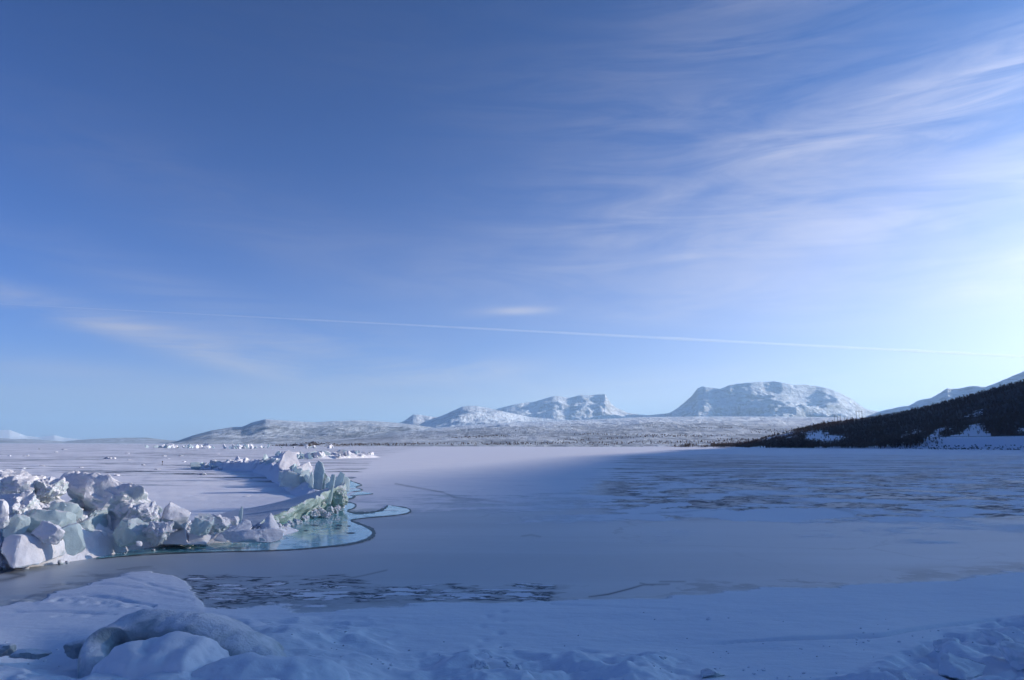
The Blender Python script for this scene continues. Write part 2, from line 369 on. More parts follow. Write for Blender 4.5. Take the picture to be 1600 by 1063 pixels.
def height(x, y):
    """ground height in metres, world coordinates"""
    r = np.hypot(x, y)
    u, v = project(x, y, 0 * x)
    v = np.where(y > 1, v, 3000.0)
    fb = np.interp(u, [p[0] for p in FSB], [p[1] for p in FSB])
    fs = sm(v - fb + 9 * fbm(x * 0.5, y * 0.5), -4, 34) * sm(80 - r, 0, 20)
    z = fs * (0.07 + 0.10 * fbm(x * 0.13 + 3, y * 0.22) + 0.030 * fbm(x * 0.8, y * 1.5, o=3))
    z += fs * 0.006 * fbm(x * 6, y * 9, o=2)
    # low drifts and crust on the open lake
    z += (1 - fs) * sm(r, 25, 60) * 0.05 * fbm(x * 0.12, y * 0.3, o=4)
    lf = sm(-x / np.maximum(y, 1), 0.24, 0.32) * sm(y, 42, 55)
    z += lf * (0.20 * np.clip(fbm(x * 0.10, y * 0.35 + 9, o=4), -0.1, 1) + 0.10 * np.clip(fbm(x * 0.35, y * 0.8, o=3) - 0.12, 0, 1))
    # lumpy broken shore ice along the very front
    lump = np.maximum(sm(v, 1010, 1050) * sm(u, 560, 700) * (1 - sm(u, 1030, 1110)), sm(v - np.interp(u, [1040, 1200, 1330, 1480, 1600], [1048, 1066, 1048, 985, 958]), 0, 26) * sm(u, 1040, 1120))
    lump = np.maximum(lump, sm(v, 950, 990) * (1 - sm(u, 520, 680)) * sm(u, 300, 420) * 0.8)
    lump = np.maximum(lump, sm(v, 1066, 1110))
    rg = ridged(x * 0.55 + 5, y * 0.7, 3)
    soft = sm(u, 640, 760)
    z += fs * lump * ((0.22 + 0.08 * soft) * np.clip(rg - 0.25, 0, 1) + 0.24 * fbm(x * 0.9, y * 1.1 + 8, o=3) + (0.03 + 0.03 * soft) * fbm(x * 3.2, y * 4, o=4) - 0.16 * soft * sm(fbm(x * 0.8 + 31, y * 1.3, o=3), 0.10, 0.26))
    for a_, b_ in FEET:
        g_ = gp(a_, b_); z -= 0.038 * np.exp(-((x - g_[0]) / 0.10) ** 2 - ((y - g_[1]) / 0.15) ** 2)
    for pts, wd, dp in TRACKS:
        td = line_dist(u, v, pts); z -= 2.0 * dp * np.exp(-(td / wd) ** 2) * (0.55 + 0.9 * np.clip(fbm(x * 1.2, y * 1.2, o=2), -0.5, 0.6))
    td = line_dist(u, v, [(0, 941), (60, 938), (110, 940), (160, 947), (215, 953)])
    z += np.exp(-(td / 6.0) ** 2) * 0.10 * fbm(x * 3.2, y * 3.2, o=3)
    # left front bank under the ice hump
    z += 0.34 * sm(v, 962, 1030) * (1 - sm(u, 430, 640)) * fs
    # hollow left of the hump
    z -= 0.38 * np.exp(-(((u - 60) / 75) ** 2 + ((v - 1050) / 34) ** 2))
    # long crack in the crust: a little step with a groove
    cd = line_dist(u, v, CRACK)
    z -= 0.15 * np.exp(-(cd / (1.5 + 0.8 * fbm(x * 0.6, y * 0.6))) ** 2) * sm(u, 1085, 1180) * (1 - sm(u, 1540, 1580))
    z += 0.03 * np.exp(-(np.clip(np.interp(u, [c[0] for c in CRACK], [c[1] for c in CRACK]) - v, 0, 99) / 14.0)) * (v < np.interp(u, [c[0] for c in CRACK], [c[1] for c in CRACK])) * sm(u, 1085, 1250) * (1 - sm(u, 1500, 1580)) * fs
    # bank the photographer stands on
    z += np.clip(2.3 - 0.24 * r, 0, None)
    return z
az_f = np.linspace(R(-43), R(43), 660); az_c = np.linspace(R(43), R(317), 56)[1:-1]
AZ = np.concatenate([az_f, az_c])
rr = np.concatenate([np.linspace(0.6, 8.6, 18), 1.0 / np.linspace(1 / 9.0, 1 / 900.0, 450), np.geomspace(930, 44000, 32)])
A_, R_ = np.meshgrid(AZ, rr)
X, Y = R_ * np.sin(A_), R_ * np.cos(A_)
Z = height(X, Y)
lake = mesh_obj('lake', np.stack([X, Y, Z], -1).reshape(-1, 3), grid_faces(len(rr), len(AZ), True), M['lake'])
lake['kind'] = 'structure'
u, v = project(X, Y, 0 * X); v = np.where(Y > 1, v, 3000.0); u = np.where(Y > 1, u, 800)
uw = u + 10 * fbm(X * 0.2, Y * 0.2) ; wv = fbm(X * 0.3 + 7, Y * 0.3)
fb = np.interp(u, [p[0] for p in FSB], [p[1] for p in FSB])
fs = sm(v - fb + 16 * fbm(X * 0.35, Y * 0.5, o=4), -16, 18)
snow = 0.95 * fs
band = np.exp(-((v - fb + 6) / 22.0) ** 2) * (Y > 1)
broken = 0.30 * band; dark = np.zeros_like(u)
# left lake beyond the ridge: crusted snow with dark streaks
left = sm(v - np.interp(u + 14 * wv, [-400, 0, 200, 430, 535, 548, 590, 640, 900], [900, 865, 838, 812, 770, 750, 716, 704, 680]), 14, -6)
broken = np.maximum(broken, left * 0.50 * (1 - sm(v, 745, 775)))
# middle: frosted smooth ice
mid = (1 - fs)
snow = snow * fs + mid * (left * 0.70 + (1 - left) * np.interp(v, [700, 712, 740, 800, 850, 900], [1.0, 0.95, 0.66, 0.46, 0.26, 0.18]))
streak = np.clip(np.maximum(left * 0.9, 0.75 * (1 - sm(v, 725, 760))), 0, 1); fine = np.zeros_like(u)
# right: broken snow plates over bare ice
rb = sm(uw, 880, 1010) * sm(v, 704, 712) * (1 - sm(v + 6 * wv, 806, 822))
snow = np.where(rb > 0, snow * (1 - rb) + rb * np.interp(v, [704, 720, 745, 770, 790, 806, 820], [0.62, 0.52, 0.50, 0.42, 0.52, 0.64, 0.5]), snow)
broken = np.maximum(broken, rb * np.interp(v, [704, 715, 740, 790, 815], [0.22, 0.40, 0.62, 0.66, 0.3]))
plate = in_poly(u + 5 * wv, v + 2 * wv, [(1110, 803), (1180, 796), (1290, 794), (1345, 799), (1330, 808), (1240, 815), (1130, 813)])
plate |= in_poly(u + 5 * wv, v + 2 * wv, [(982, 798), (1020, 788), (1075, 785), (1080, 790), (1030, 795), (1000, 801)])
snow = np.where(plate, 1.2, snow); broken = np.where(plate, 0.05, broken)
snow = np.where((v > 815) & (v < 850) & (u > 1000), np.maximum(snow, 0.42), snow)
# near broken wet strip
wn = fbm(X * 0.9 + 3, Y * 1.4, o=4)
st = sm(uw + 30 * wn, 270, 330) * (1 - sm(uw + 60 * wn, 500, 640)) * sm(v + 26 * wn, 888, 914) * (1 - sm(v + 30 * wn, 926, 956))
st2 = sm(uw, 520, 600) * (1 - sm(uw, 830, 900)) * sm(v + 12 * wn, 910, 920) * (1 - sm(v + 16 * wn, 932, 948))
broken = np.maximum(broken, np.maximum(st * 0.8, st2 * 0.7)); fine = np.maximum(st, st2); snow = np.where(st > 0.1, snow * (1 - st) + 0.40 * st, snow); snow = np.where(st2 > 0.1, snow * (1 - st2) + 0.42 * st2, snow)
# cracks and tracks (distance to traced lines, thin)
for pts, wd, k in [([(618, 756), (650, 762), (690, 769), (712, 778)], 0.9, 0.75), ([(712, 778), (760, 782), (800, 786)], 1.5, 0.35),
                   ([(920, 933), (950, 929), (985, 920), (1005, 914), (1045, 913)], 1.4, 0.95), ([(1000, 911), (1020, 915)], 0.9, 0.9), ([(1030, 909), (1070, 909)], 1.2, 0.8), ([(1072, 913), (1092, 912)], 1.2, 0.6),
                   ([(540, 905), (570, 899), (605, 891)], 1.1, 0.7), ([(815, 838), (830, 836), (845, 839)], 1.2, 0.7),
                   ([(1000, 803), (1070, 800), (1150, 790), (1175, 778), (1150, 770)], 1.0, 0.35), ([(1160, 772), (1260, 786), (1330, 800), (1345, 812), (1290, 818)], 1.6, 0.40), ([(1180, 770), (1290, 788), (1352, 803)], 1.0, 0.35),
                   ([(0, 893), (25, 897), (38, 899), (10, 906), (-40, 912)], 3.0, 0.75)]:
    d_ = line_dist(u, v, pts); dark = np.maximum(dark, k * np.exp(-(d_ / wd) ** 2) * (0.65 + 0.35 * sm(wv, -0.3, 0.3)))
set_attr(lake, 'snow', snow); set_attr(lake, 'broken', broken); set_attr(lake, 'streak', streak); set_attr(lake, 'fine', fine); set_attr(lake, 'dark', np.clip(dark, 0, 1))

# ---------------------------------------------------------------- mountains: height fields behind traced skylines, each at its own distance
def mountain(name, sky_pts, rc, rs, rback, mat, label=None, nr=110, step=1.6, base_v=None, rough=1.0, prof=1.25, cell=900.0, seed=0.0):
    us = np.arange(sky_pts[0][0], sky_pts[-1][0] + step, step)
    vs = np.interp(us, [p[0] for p in sky_pts], [p[1] for p in sky_pts])
    ae_ = [azel(a, b) for a, b in zip(us, vs)]
    a = np.array([q[0] for q in ae_]); e = np.array([q[1] for q in ae_])
    rcv = rc + (np.interp(us, [sky_pts[0][0], sky_pts[-1][0]], [0, 0])) + 0.06 * rc * fbm(a * 14 + seed, a * 0 + seed)
    H = np.maximum(CAM_H + rcv * e, 2.0)
    s = np.concatenate([np.linspace(0, 1, nr), 1 + np.linspace(0, 1, nr // 3)[1:]])
    S, Aa = np.meshgrid(s, a, indexing='ij'); Hh = H[None, :] + 0 * S; RC = rcv[None, :] + 0 * S
    rr_ = np.where(S <= 1, rs + (RC - rs) * S, RC + (rback - RC) * (S - 1))
    f = np.where(S <= 1, np.clip(S, 0, 1) ** prof, np.cos((S - 1) * math.pi / 2) ** 1.0)
    x, y = rr_ * np.sin(Aa), rr_ * np.cos(Aa)
    env = np.where(S <= 1, np.sin(np.clip(S, 0, 1) * math.pi) ** 0.8, np.sin(np.clip(S - 1, 0, 1) * math.pi))
    nz = (ridged(x / cell + seed, y / cell + seed, 5) - 0.45) * 0.55 + fbm(x / (cell * 0.4) + seed, y / (cell * 0.4), o=4) * 0.22
    z = Hh * f + env * nz * Hh * 0.42 * rough + np.where(S <= 1, S, 2 - S) ** 2 * H.mean() * 0.012 * fbm(x / 90, y / 90, o=3)
    # keep everything in front of the crest under the line of sight to the crest
    lim = CAM_H + rr_ * e[None, :] * 1.0
    z = np.where(S < 0.985, np.minimum(z, lim - 0.004 * Hh), z)
    z[0, :] = -3.0; z[-1, :] = -3.0
    o = mesh_obj(name, np.stack([x, y, z], -1).reshape(-1, 3), grid_faces(len(s), len(us)), mat)
    o['kind'] = 'structure'
    if label: o['label'] = label
    return o
mountain('mountain', [(-420, 660), (-200, 668), (-60, 674), (0, 672), (15, 672), (40, 681), (60, 683), (85, 680), (100, 684), (130, 687), (180, 691)], 21000, 17000, 26000, M['farsnow'], 'low sunlit snow mountains far across the lake', 40, 2.5, cell=2500, rough=0.6)
mountain('hill', [(-420, 683), (-150, 686), (0, 685), (60, 687), (100, 690), (140, 686), (190, 684), (230, 684), (262, 688), (310, 691)], 11500, 9000, 14000, M['farhill'], 'long low dark wooded hill across the lake', 40, 2.0, cell=1300, rough=0.7)
mountain('mountain', [(600, 672), (633, 657), (645, 648), (655, 648), (668, 650), (690, 653), (700, 657), (760, 668)], 12500, 9500, 15000, M['mountain'], 'small rounded snowy knob behind the long massif', 60, cell=900, seed=2.2)
mountain('mountain', [(252, 695), (275, 690), (300, 681), (330, 673), (360, 668), (378, 667), (395, 660), (415, 655), (440, 657), (470, 659), (495, 660), (520, 658), (560, 657), (600, 659), (640, 663), (700, 672), (780, 684), (840, 692)], 8200, 3600, 11500, M['massif'], 'long scrub-streaked massif with a low rounded summit', 120, cell=1000, seed=4.1)
mountain('mountain', [(640, 672), (665, 658), (690, 650), (710, 641), (722, 636), (735, 634), (748, 635), (760, 637), (790, 644), (830, 652), (880, 656), (930, 661), (980, 668), (1040, 676)], 10500, 7200, 13500, M['mountain'], 'single domed snowy peak with a long right slope', 100, cell=900, seed=6.3)
mountain('mountain', [(700, 668), (740, 652), (780, 638), (815, 630), (835, 628), (862, 620), (872, 619), (890, 622), (905, 618), (930, 617), (945, 616), (949, 622), (954, 630), (962, 637), (980, 645), (1000, 648), (1050, 652), (1100, 658)], 13800, 10200, 17000, M['mountain'], 'flat-topped snowy mountain ending in a cliff beside the U-shaped valley', 110, 1.2, cell=1000, seed=8.7)
mountain('mountain', [(960, 655), (1000, 650), (1045, 646), (1060, 637), (1080, 620), (1090, 607), (1098, 604), (1110, 606), (1125, 608), (1140, 602), (1165, 598), (1190, 597), (1210, 596), (1225, 599), (1240, 602), (1255, 601), (1270, 603), (1290, 606), (1310, 613), (1330, 623), (1345, 634), (1352, 639), (1370, 643), (1400, 646), (1460, 660)], 13000, 9300, 16500, M['mountain'], 'broad domed snowy mountain with a sharp left shoulder', 120, 1.4, cell=1050, seed=1.4)
mountain('mountain', [(1330, 660), (1375, 643), (1400, 637), (1420, 634), (1435, 626), (1455, 622), (1470, 614), (1480, 607), (1495, 608), (1520, 603), (1540, 605), (1560, 597), (1600, 580), (1700, 558), (1900, 535)], 9500, 6800, 12500, M['mountain'], 'pale snow ridge climbing behind the dark wooded hill', 70, 2.0, cell=900, seed=5.5)
mountain('lowland', [(420, 693), (560, 682), (640, 672), (700, 667), (780, 661), (860, 658), (940, 655), (1000, 652), (1100, 651), (1200, 651), (1300, 652), (1400, 654), (1500, 655), (1700, 655)], 9000, 1150, 9800, M['lowland'], None, 140, 2.0, rough=0.45, prof=1.0, cell=520, seed=3.3)

# ---------------------------------------------------------------- wooded hill on the right: its crest shades the near lake
HSK = [(1150, 697), (1180, 690), (1205, 683), (1240, 674), (1280, 664.5), (1330, 658.5), (1380, 651.5), (1420, 643.5), (1450, 636.5), (1500, 623.5), (1550, 609.5), (1600, 595.5)]
def sky_el(azd):
    a = [math.degrees(azel(p, q)[0]) for p, q in HSK]; e = [azel(p, q)[1] for p, q in HSK]
    return np.interp(azd, a, e)
HA = [10, 18, 25, 35, 45, 52, 60, 75, 90, 130, 190, 250]
RS_ = [1150, 930, 860, 800, 640, 540, 450, 340, 280, 220, 220, 300]
RC_ = [1350, 1280, 1350, 1400, 1230, 1120, 1025, 900, 900, 1100, 1300, 1300]
def h_crest(azd, rc):
    off = np.interp(azd, [35.2, 42, 50, 63, 67, 70.5, 74.2, 76, 80, 90, 130, 190, 250], [140, 175, 210, 240, 244, 247, 245, 248, 253, 261, 265, 200, 60])
    ins = CAM_H + rc * sky_el(azd)
    return np.maximum(np.where(azd <= 35.2, ins, off), 0.5)
def hill_z(azd, r):
    rs = np.interp(azd, HA, RS_); rc = np.interp(azd, HA, RC_); H = h_crest(azd, rc)
    s = (r - rs) / (rc - rs); x = r * np.sin(np.radians(azd)); y = r * np.cos(np.radians(azd))
    emb = np.interp(azd, [20, 26, 30, 40, 250], [0.8, 2.0, 11.0, 12.5, 12.5])
    d = r - rs
    zb = emb * sm(d, 0, 30)
    up_ = np.clip((d - 44) / (rc - rs - 44), 0, 1) ** 1.12
    z = zb + np.maximum(H - emb, 0) * up_
    z = z + np.sin(np.clip(s, 0, 1) * math.pi) * (H * 0.10 * fbm(x / 140, y / 140, o=4) + 1.2 * fbm(x / 30, y / 30, o=3))
    z = np.where(s > 1, H * np.cos(np.clip((r - rc) / 1500, 0, 1) * math.pi / 2), z)
    z = np.where(d <= 0, -1.0 , z); z = np.where(r > rc + 1450, -2.0, z)
    return z
azd_ = np.concatenate([np.linspace(10, 42, 300), np.linspace(42.6, 250, 140)])
sr = np.concatenate([[-0.02, 0.0], np.linspace(0.005, 1, 130), np.linspace(1.05, 2, 14)])
SR, AD = np.meshgrid(sr, azd_, indexing='ij')
rs = np.interp(AD, HA, RS_) + 14 * fbm(AD * 1.3, AD * 0 + 4.4) ; rc = np.interp(AD, HA, RC_)
RH = np.where(SR <= 1, rs + (rc - rs) * SR, rc + 1500 * (SR - 1))
HZ = hill_z(AD, RH); HZ[0, :] = -2
CLEAR = [[(1255, 676), (1292, 674), (1290, 683), (1272, 691), (1258, 689)], [(1405, 683), (1440, 672), (1446, 677), (1415, 687)],
         [(1436, 692), (1472, 667), (1484, 668), (1452, 692)], [(1465, 686), (1500, 677), (1524, 663), (1536, 665), (1550, 686)],
         [(1511, 650), (1534, 641), (1541, 645), (1516, 653)], [(1250, 692), (1300, 680), (1330, 684), (1300, 694)], [(1590, 668), (1640, 660), (1640, 676), (1592, 678)]]
def clearing(x, y, z):
    uu, vv = project(x, y, z)
    c = np.zeros(np.shape(uu), bool)
    for p in CLEAR: c |= in_poly(uu + 22 * fbm(x / 16, y / 16), vv + 9 * fbm(x / 14 + 4, y / 14), p)
    return c
def mat_hill():
    m, t = new_mat('hill_ground')
    pos = t.n('ShaderNodeNewGeometry').outputs['Position']; n1 = t.noise(pos, 0.12, 5, 0.65); n2 = t.noise(pos, 0.7, 4, 0.6)
    f = attr(t, 'wood'); k = t.sstep(t.math('ADD', f, t.math('MULTIPLY', t.math('SUBTRACT', n1, 0.5), 0.9)), 0.35, 0.65)
    scrub = t.mix(n2, rgba(0.08, 0.05, 0.038), rgba(0.15, 0.10, 0.08))
    scrub = t.mix(t.sstep(n1, 0.58, 0.74), scrub, rgba(0.3, 0.31, 0.33))
    c = t.mix(k, SNOW, scrub)
    p = principled(t, c, 0.85, 0.15, t.bump(n2, 0.5, 0.6)); out(t, p.outputs[0]); return m
M['hillm'] = mat_hill()
hx, hy = RH * np.sin(np.radians(AD)), RH * np.cos(np.radians(AD))
hill = mesh_obj('hill', np.stack([hx, hy, HZ], -1).reshape(-1, 3), grid_faces(len(sr), len(azd_)), M['hillm'])
tag(hill, 'dark wooded hill rising from the right shore', kind='structure')
wood = sm((RH - np.interp(AD, HA, RS_)), 46, 62) * np.where(clearing(hx, hy, HZ), 0.0, 1.0)
wood = np.where(AD < 21, wood * sm(fbm(hx / 60, hy / 60), -0.25, 0.05), wood)
set_attr(hill, 'wood', wood)

# bare birch trees: small templates of trunk and upswept twigs
def tree_template(seed):
    rg = np.random.default_rng(seed); V = []; F = []
    def blade(p, q, w, az_):
        i = len(V); o_ = np.array([math.cos(az_), math.sin(az_), 0]) * w
        V.extend([p - o_, p + o_, q]); F.append((i, i + 1, i + 2))
    blade(np.zeros(3), np.array([0, 0, 0.95]), 0.03, rg.uniform(0, 6)); blade(np.zeros(3), np.array([0.02, 0, 0.9]), 0.03, rg.uniform(0, 6))
    for k in range(20):
        z0 = rg.uniform(0.10, 0.7); a_ = rg.uniform(0, 2 * math.pi); sp = rg.uniform(0.14, 0.40)
        p = np.array([0, 0, z0]); q = np.array([math.cos(a_) * sp, math.sin(a_) * sp, min(1.0, z0 + rg.uniform(0.12, 0.38))])
        blade(p, q, rg.uniform(0.025, 0.05), rg.uniform(0, 6.28))
        blade((p + q) / 2, q + rg.normal(size=3) * 0.07, 0.035, rg.uniform(0, 6.28))
    return np.array(V), np.array(F)
TT = [tree_template(100 + i) for i in range(6)]
def trees_mesh(name, pts, hts, wid=1.0, mat=None):
    Vs, Fs, n = [], [], 0
    pick = RNG.integers(0, len(TT), len(pts)); rot = RNG.uniform(0, 6.28, len(pts))
    for k in range(len(TT)):
        ids = np.where(pick == k)[0]
        if not len(ids): continue
        V0, F0 = TT[k]; c, s_ = np.cos(rot[ids])[:, None], np.sin(rot[ids])[:, None]; h = hts[ids][:, None]
        vx = (V0[None, :, 0] * c - V0[None, :, 1] * s_) * h * wid + pts[ids, 0][:, None]
        vy = (V0[None, :, 0] * s_ + V0[None, :, 1] * c) * h * wid + pts[ids, 1][:, None]
        vz = V0[None, :, 2] * h + pts[ids, 2][:, None] - 0.15
        Vs.append(np.stack([vx, vy, vz], -1).reshape(-1, 3))
        Fs.append((F0[None] + (np.arange(len(ids)) * len(V0))[:, None, None] + n).reshape(-1, 3)); n += len(ids) * len(V0)
    return mesh_obj(name, np.concatenate(Vs), np.concatenate(Fs), mat or M['twig'], smooth=False)
ta = RNG.uniform(15, 44, 30000); tr = np.interp(ta, HA, RS_) + 46 + (np.interp(ta, HA, RC_) + 60 - np.interp(ta, HA, RS_) - 46) * RNG.uniform(0, 1, 30000)
tz = hill_z(ta, tr); tx, ty = tr * np.sin(np.radians(ta)), tr * np.cos(np.radians(ta))
keep = (~clearing(tx, ty, tz) | (RNG.uniform(0, 1, 30000) < 0.10)) & (tz > 0.3) & ((ta > 21) | (fbm(tx / 60, ty / 60) > -0.08)) & (RNG.uniform(0, 1, 30000) < np.interp(tr - np.interp(ta, HA, RS_), [46, 110, 250], [0.55, 0.7, 0.5]))
P = np.stack([tx, ty, tz], -1)[keep][:14000]
forest = trees_mesh('birch_forest', P, RNG.uniform(2.6, 5.5, len(P)) * (1 + 0.5 * (RNG.uniform(0, 1, len(P)) > 0.9)))
tag(forest, 'dense dark leafless birch forest covering the hill', 'forest', kind='stuff')
# sparse wood on the lowland shore
def low_z(x, y):
    return None
# ---------------------------------------------------------------- power line on the hill
def pole_pylon(u, vb, vt, d, n, label):
    b = at_r(u, vb, d); hgt = (vb - vt) * d / FPX + 2.0
    root = bpy.data.objects.new('power_pylon', None); COL.objects.link(root); root.location = (b[0], b[1], b[2] - 2.0)
    tag(root, label, 'pylon', 'pylons of the power line on the hill')
    sp = 4.0 * d / FPX
    for k in range(n):
        x0 = (k - (n - 1) / 2) * sp; w0, w1 = 0.32, 0.24; Vv = []; Ff = []
        for zz, w in ((0, w0), (hgt, w1)):
            for q in range(8): Vv.append((x0 + w * math.cos(q * math.pi / 4), w * math.sin(q * math.pi / 4), zz))
        for q in range(8): Ff.append((q, (q + 1) % 8, 8 + (q + 1) % 8, 8 + q))
        Ff.append(tuple(range(8, 16)))
        mesh_obj('pole', Vv, Ff, M['wood'], root)
    L = (n - 1) / 2 * sp + 1.2; zc = hgt * 0.9; w = 0.16
    Vv = [(sx * L, sy * w, zc + sz * w) for sx in (-1, 1) for sy in (-1, 1) for sz in (-1, 1)]
    Ff = [(0, 1, 3, 2), (4, 6, 7, 5), (0, 4, 5, 1), (2, 3, 7, 6), (0, 2, 6, 4), (1, 5, 7, 3)]
    mesh_obj('crossarm', Vv, Ff, M['wood'], root, smooth=False)
pole_pylon(1309, 662, 650, 1330, 3, 'three-legged wooden power pylon standing left of the paired poles')
pole_pylon(1322, 661, 653, 1345, 2, 'two-legged wooden power pylon, shorter than its neighbours on the skyline')
pole_pylon(1343, 658, 643, 1300, 3, 'tallest three-legged wooden power pylon on the wooded skyline')

# guard rail along the shore road
ga = np.linspace(29.5, 40, 60); gr_ = np.interp(ga, HA, RS_) + 33; gz = hill_z(ga, gr_)
gx, gy = gr_ * np.sin(np.radians(ga)), gr_ * np.cos(np.radians(ga))
rail = bpy.data.objects.new('guard_rail', None); COL.objects.link(rail); rail.location = (gx[0], gy[0], gz[0])
tag(rail, 'long dark guard rail along the road on the snowy embankment', 'guard rail')
off = np.array([gx[0], gy[0], gz[0]])
Vv = []; Ff = []
for k in range(len(ga)):
    for dz_, dr in ((0.45, 0), (0.95, 0), (0.95, 0.12), (0.45, 0.12)):
        rr2 = gr_[k] + dr; Vv.append((rr2 * math.sin(R(ga[k])) - off[0], rr2 * math.cos(R(ga[k])) - off[1], gz[k] + dz_ - off[2]))
for k in range(len(ga) - 1):
    for q in range(4): Ff.append((k * 4 + q, k * 4 + (q + 1) % 4, k * 4 + 4 + (q + 1) % 4, k * 4 + 4 + q))
mesh_obj('rail_beam', Vv, Ff, M['metal'], rail)
for k in range(0, len(ga), 2):
    x0, y0, z0 = gx[k] - off[0], gy[k] - off[1], gz[k] - off[2]
    Vv = [(x0 + a_ * 0.09, y0 + b_ * 0.09 + 0.3, z0 + c_) for c_ in (-0.4, 0.9) for a_, b_ in ((-1, -1), (1, -1), (1, 1), (-1, 1))]
    mesh_obj('post', Vv, [(0, 1, 5, 4), (1, 2, 6, 5), (2, 3, 7, 6), (3, 0, 4, 7), (4, 5, 6, 7)], M['metal'], rail, smooth=False)

# ---------------------------------------------------------------- broken ice: block generator
_cube = {}
def cube_grid(n):
    if n in _cube: return _cube[n]
    g = np.linspace(-1, 1, n + 1); a, b = np.meshgrid(g, g, indexing='ij'); one = np.ones_like(a)
    pts = []; faces = []; base = 0
    for sgn, ax in [(1, 0), (-1, 0), (1, 1), (-1, 1), (1, 2), (-1, 2)]:
        c = [None] * 3; c[ax] = one * sgn; c[(ax + 1) % 3] = a; c[(ax + 2) % 3] = b
        pts.append(np.stack(c, -1).reshape(-1, 3)); f = grid_faces(n + 1, n + 1)
        f = f if sgn < 0 else f[:, ::-1]
        faces.append(f + base); base += (n + 1) ** 2
    p = np.concatenate(pts); key = np.round(p * 1000).astype(int)
    uq, first, inv = np.unique(key, axis=0, return_index=True, return_inverse=True)
    _cube[n] = (p[first], inv.ravel()[np.concatenate(faces)].copy()); return _cube[n]
def block_verts(size, seed, n=9, cuts=13, rough=0.06, lump=0.10, deep=0.68):
    rg = np.random.default_rng(seed); p, f = cube_grid(n)
    l4 = (np.abs(p) ** 5).sum(1) ** 0.2; p = p / l4[:, None] * 1.0
    for _ in range(cuts):
        nn = rg.normal(size=3); nn /= np.linalg.norm(nn); sup = (p @ nn).max()
        d = sup * np.clip(rg.normal(deep + 0.06, 0.10), 0.38, 0.95)
        p = p - np.clip(p @ nn - d, 0, None)[:, None] * nn
    p = p * np.clip(1.0 / np.maximum(np.abs(p).max(0), 0.3), 1.0, 1.6)
    s = np.array(size) / 2.0; q = p * s; m_ = s.min(); o_ = rg.uniform(0, 50, 3); g = float(np.prod(s) ** (1 / 3))
    k = 1.0 / g
    nrm = p / np.linalg.norm(p, axis=1)[:, None]
    def w_(o1): return fbm(q[:, 0] * k + o_[0] + o1, q[:, 1] * k + o_[1], q[:, 2] * k + o1, 2)
    q = q + np.stack([w_(0), w_(11), w_(23)], -1) * s * lump * 1.5
    kk = k * 2.6; c_ = fbm(q[:, 0] * kk + o_[2], q[:, 1] * kk, q[:, 2] * kk, 3)
    q += nrm * (rough * m_ * (3.4 * c_ - 2.0 * np.abs(fbm(q[:, 0] * kk * 1.7, q[:, 1] * kk * 1.7 + o_[1], q[:, 2] * kk * 1.7, 2))))[:, None]
    return q, f
def ice_block(name, pos, size, mat, label, group=None, cat='ice block', seed=0, yaw=0.0, tilt=(0, 0), n=9, **kw):
    q, f = block_verts(size, seed, n, **kw)
    o = mesh_obj(name, q, f, M[mat], sharp=R(32 if mat != 'block' else 20))
    o.location = pos; o.rotation_euler = (tilt[0], tilt[1], yaw)
    tag(o, label, cat, group); return o
def blk(u, vt, vb, w, d, mat, label, depth=0.8, yaw=0.2, tilt=(0, 0), seed=None, name='ice_block', n=14, cat='ice block', group=None, **kw):
    c = at(u, (vt + vb) / 2.0, d); h = (vb - vt) * d / FPX; wd = w * d / FPX
    return ice_block(name, c, (wd, wd * depth, h * 1.08), mat, label, group, cat, int(u * 7 + vt) if seed is None else seed, yaw, tilt, n, **kw)

# rubble bank under the near ridge
def bank(name, path, label, rough=0.35, ns=160, nt=26, mat='bank'):
    d = np.array([[*gp_at(u_, d_), w_, h_] for u_, d_, w_, h_ in path])
    t = np.linspace(0, len(path) - 1, ns); c = np.stack([np.interp(t, np.arange(len(path)), d[:, k]) for k in range(4)], -1)
    tg = np.gradient(c[:, :2], axis=0); tg /= np.linalg.norm(tg, axis=1)[:, None]; nm = np.stack([-tg[:, 1], tg[:, 0]], -1)
    s = np.linspace(-1, 1, nt); S, I = np.meshgrid(s, np.arange(ns), indexing='xy')
    x = c[I, 0] + nm[I, 0] * S * c[I, 2]; y = c[I, 1] + nm[I, 1] * S * c[I, 2]
    e = np.clip(1 - S ** 2, 0, 1)
    z = c[I, 3] * e * (0.8 + rough * 1.3 * fbm(x * 0.9, y * 0.9, o=3)) + e * rough * c[I, 3] * 0.8 * (ridged(x * 1.6, y * 1.6, 3) - 0.4)
    z = z - 0.06
    o = mesh_obj(name, np.stack([x, y, z], -1).reshape(-1, 3), grid_faces(ns, nt)[:, ::-1].copy(), M[mat], sharp=R(40))
    tag(o, label, 'ice rubble', kind='stuff'); return o
def gp_at(u, dist):
    a = azel(u, 760)[0]; return dist * math.tan(a), dist
NEAR = [(-260, 24.8, 2.4, 2.0), (-60, 25.6, 2.3, 2.0), (30, 26.2, 2.2, 1.9), (100, 27.6, 2.1, 1.8), (150, 29.0, 1.9, 1.65), (215, 30.2, 1.6, 1.15), (270, 30.9, 1.5, 0.95), (340, 31.7, 1.3, 0.6), (410, 32.9, 1.0, 0.45), (450, 35, 0.8, 0.3)]
bank('ice_rubble', NEAR, 'crushed ice and snow banked up under the near ridge', rough=0.24, ns=260, nt=40)
def ridge_d(u_, off=0.0): return float(np.interp(u_, [p[0] for p in NEAR], [p[1] for p in NEAR])) + off
def foot(u_, v_):
    p = gp(u_, v_); return p[1]
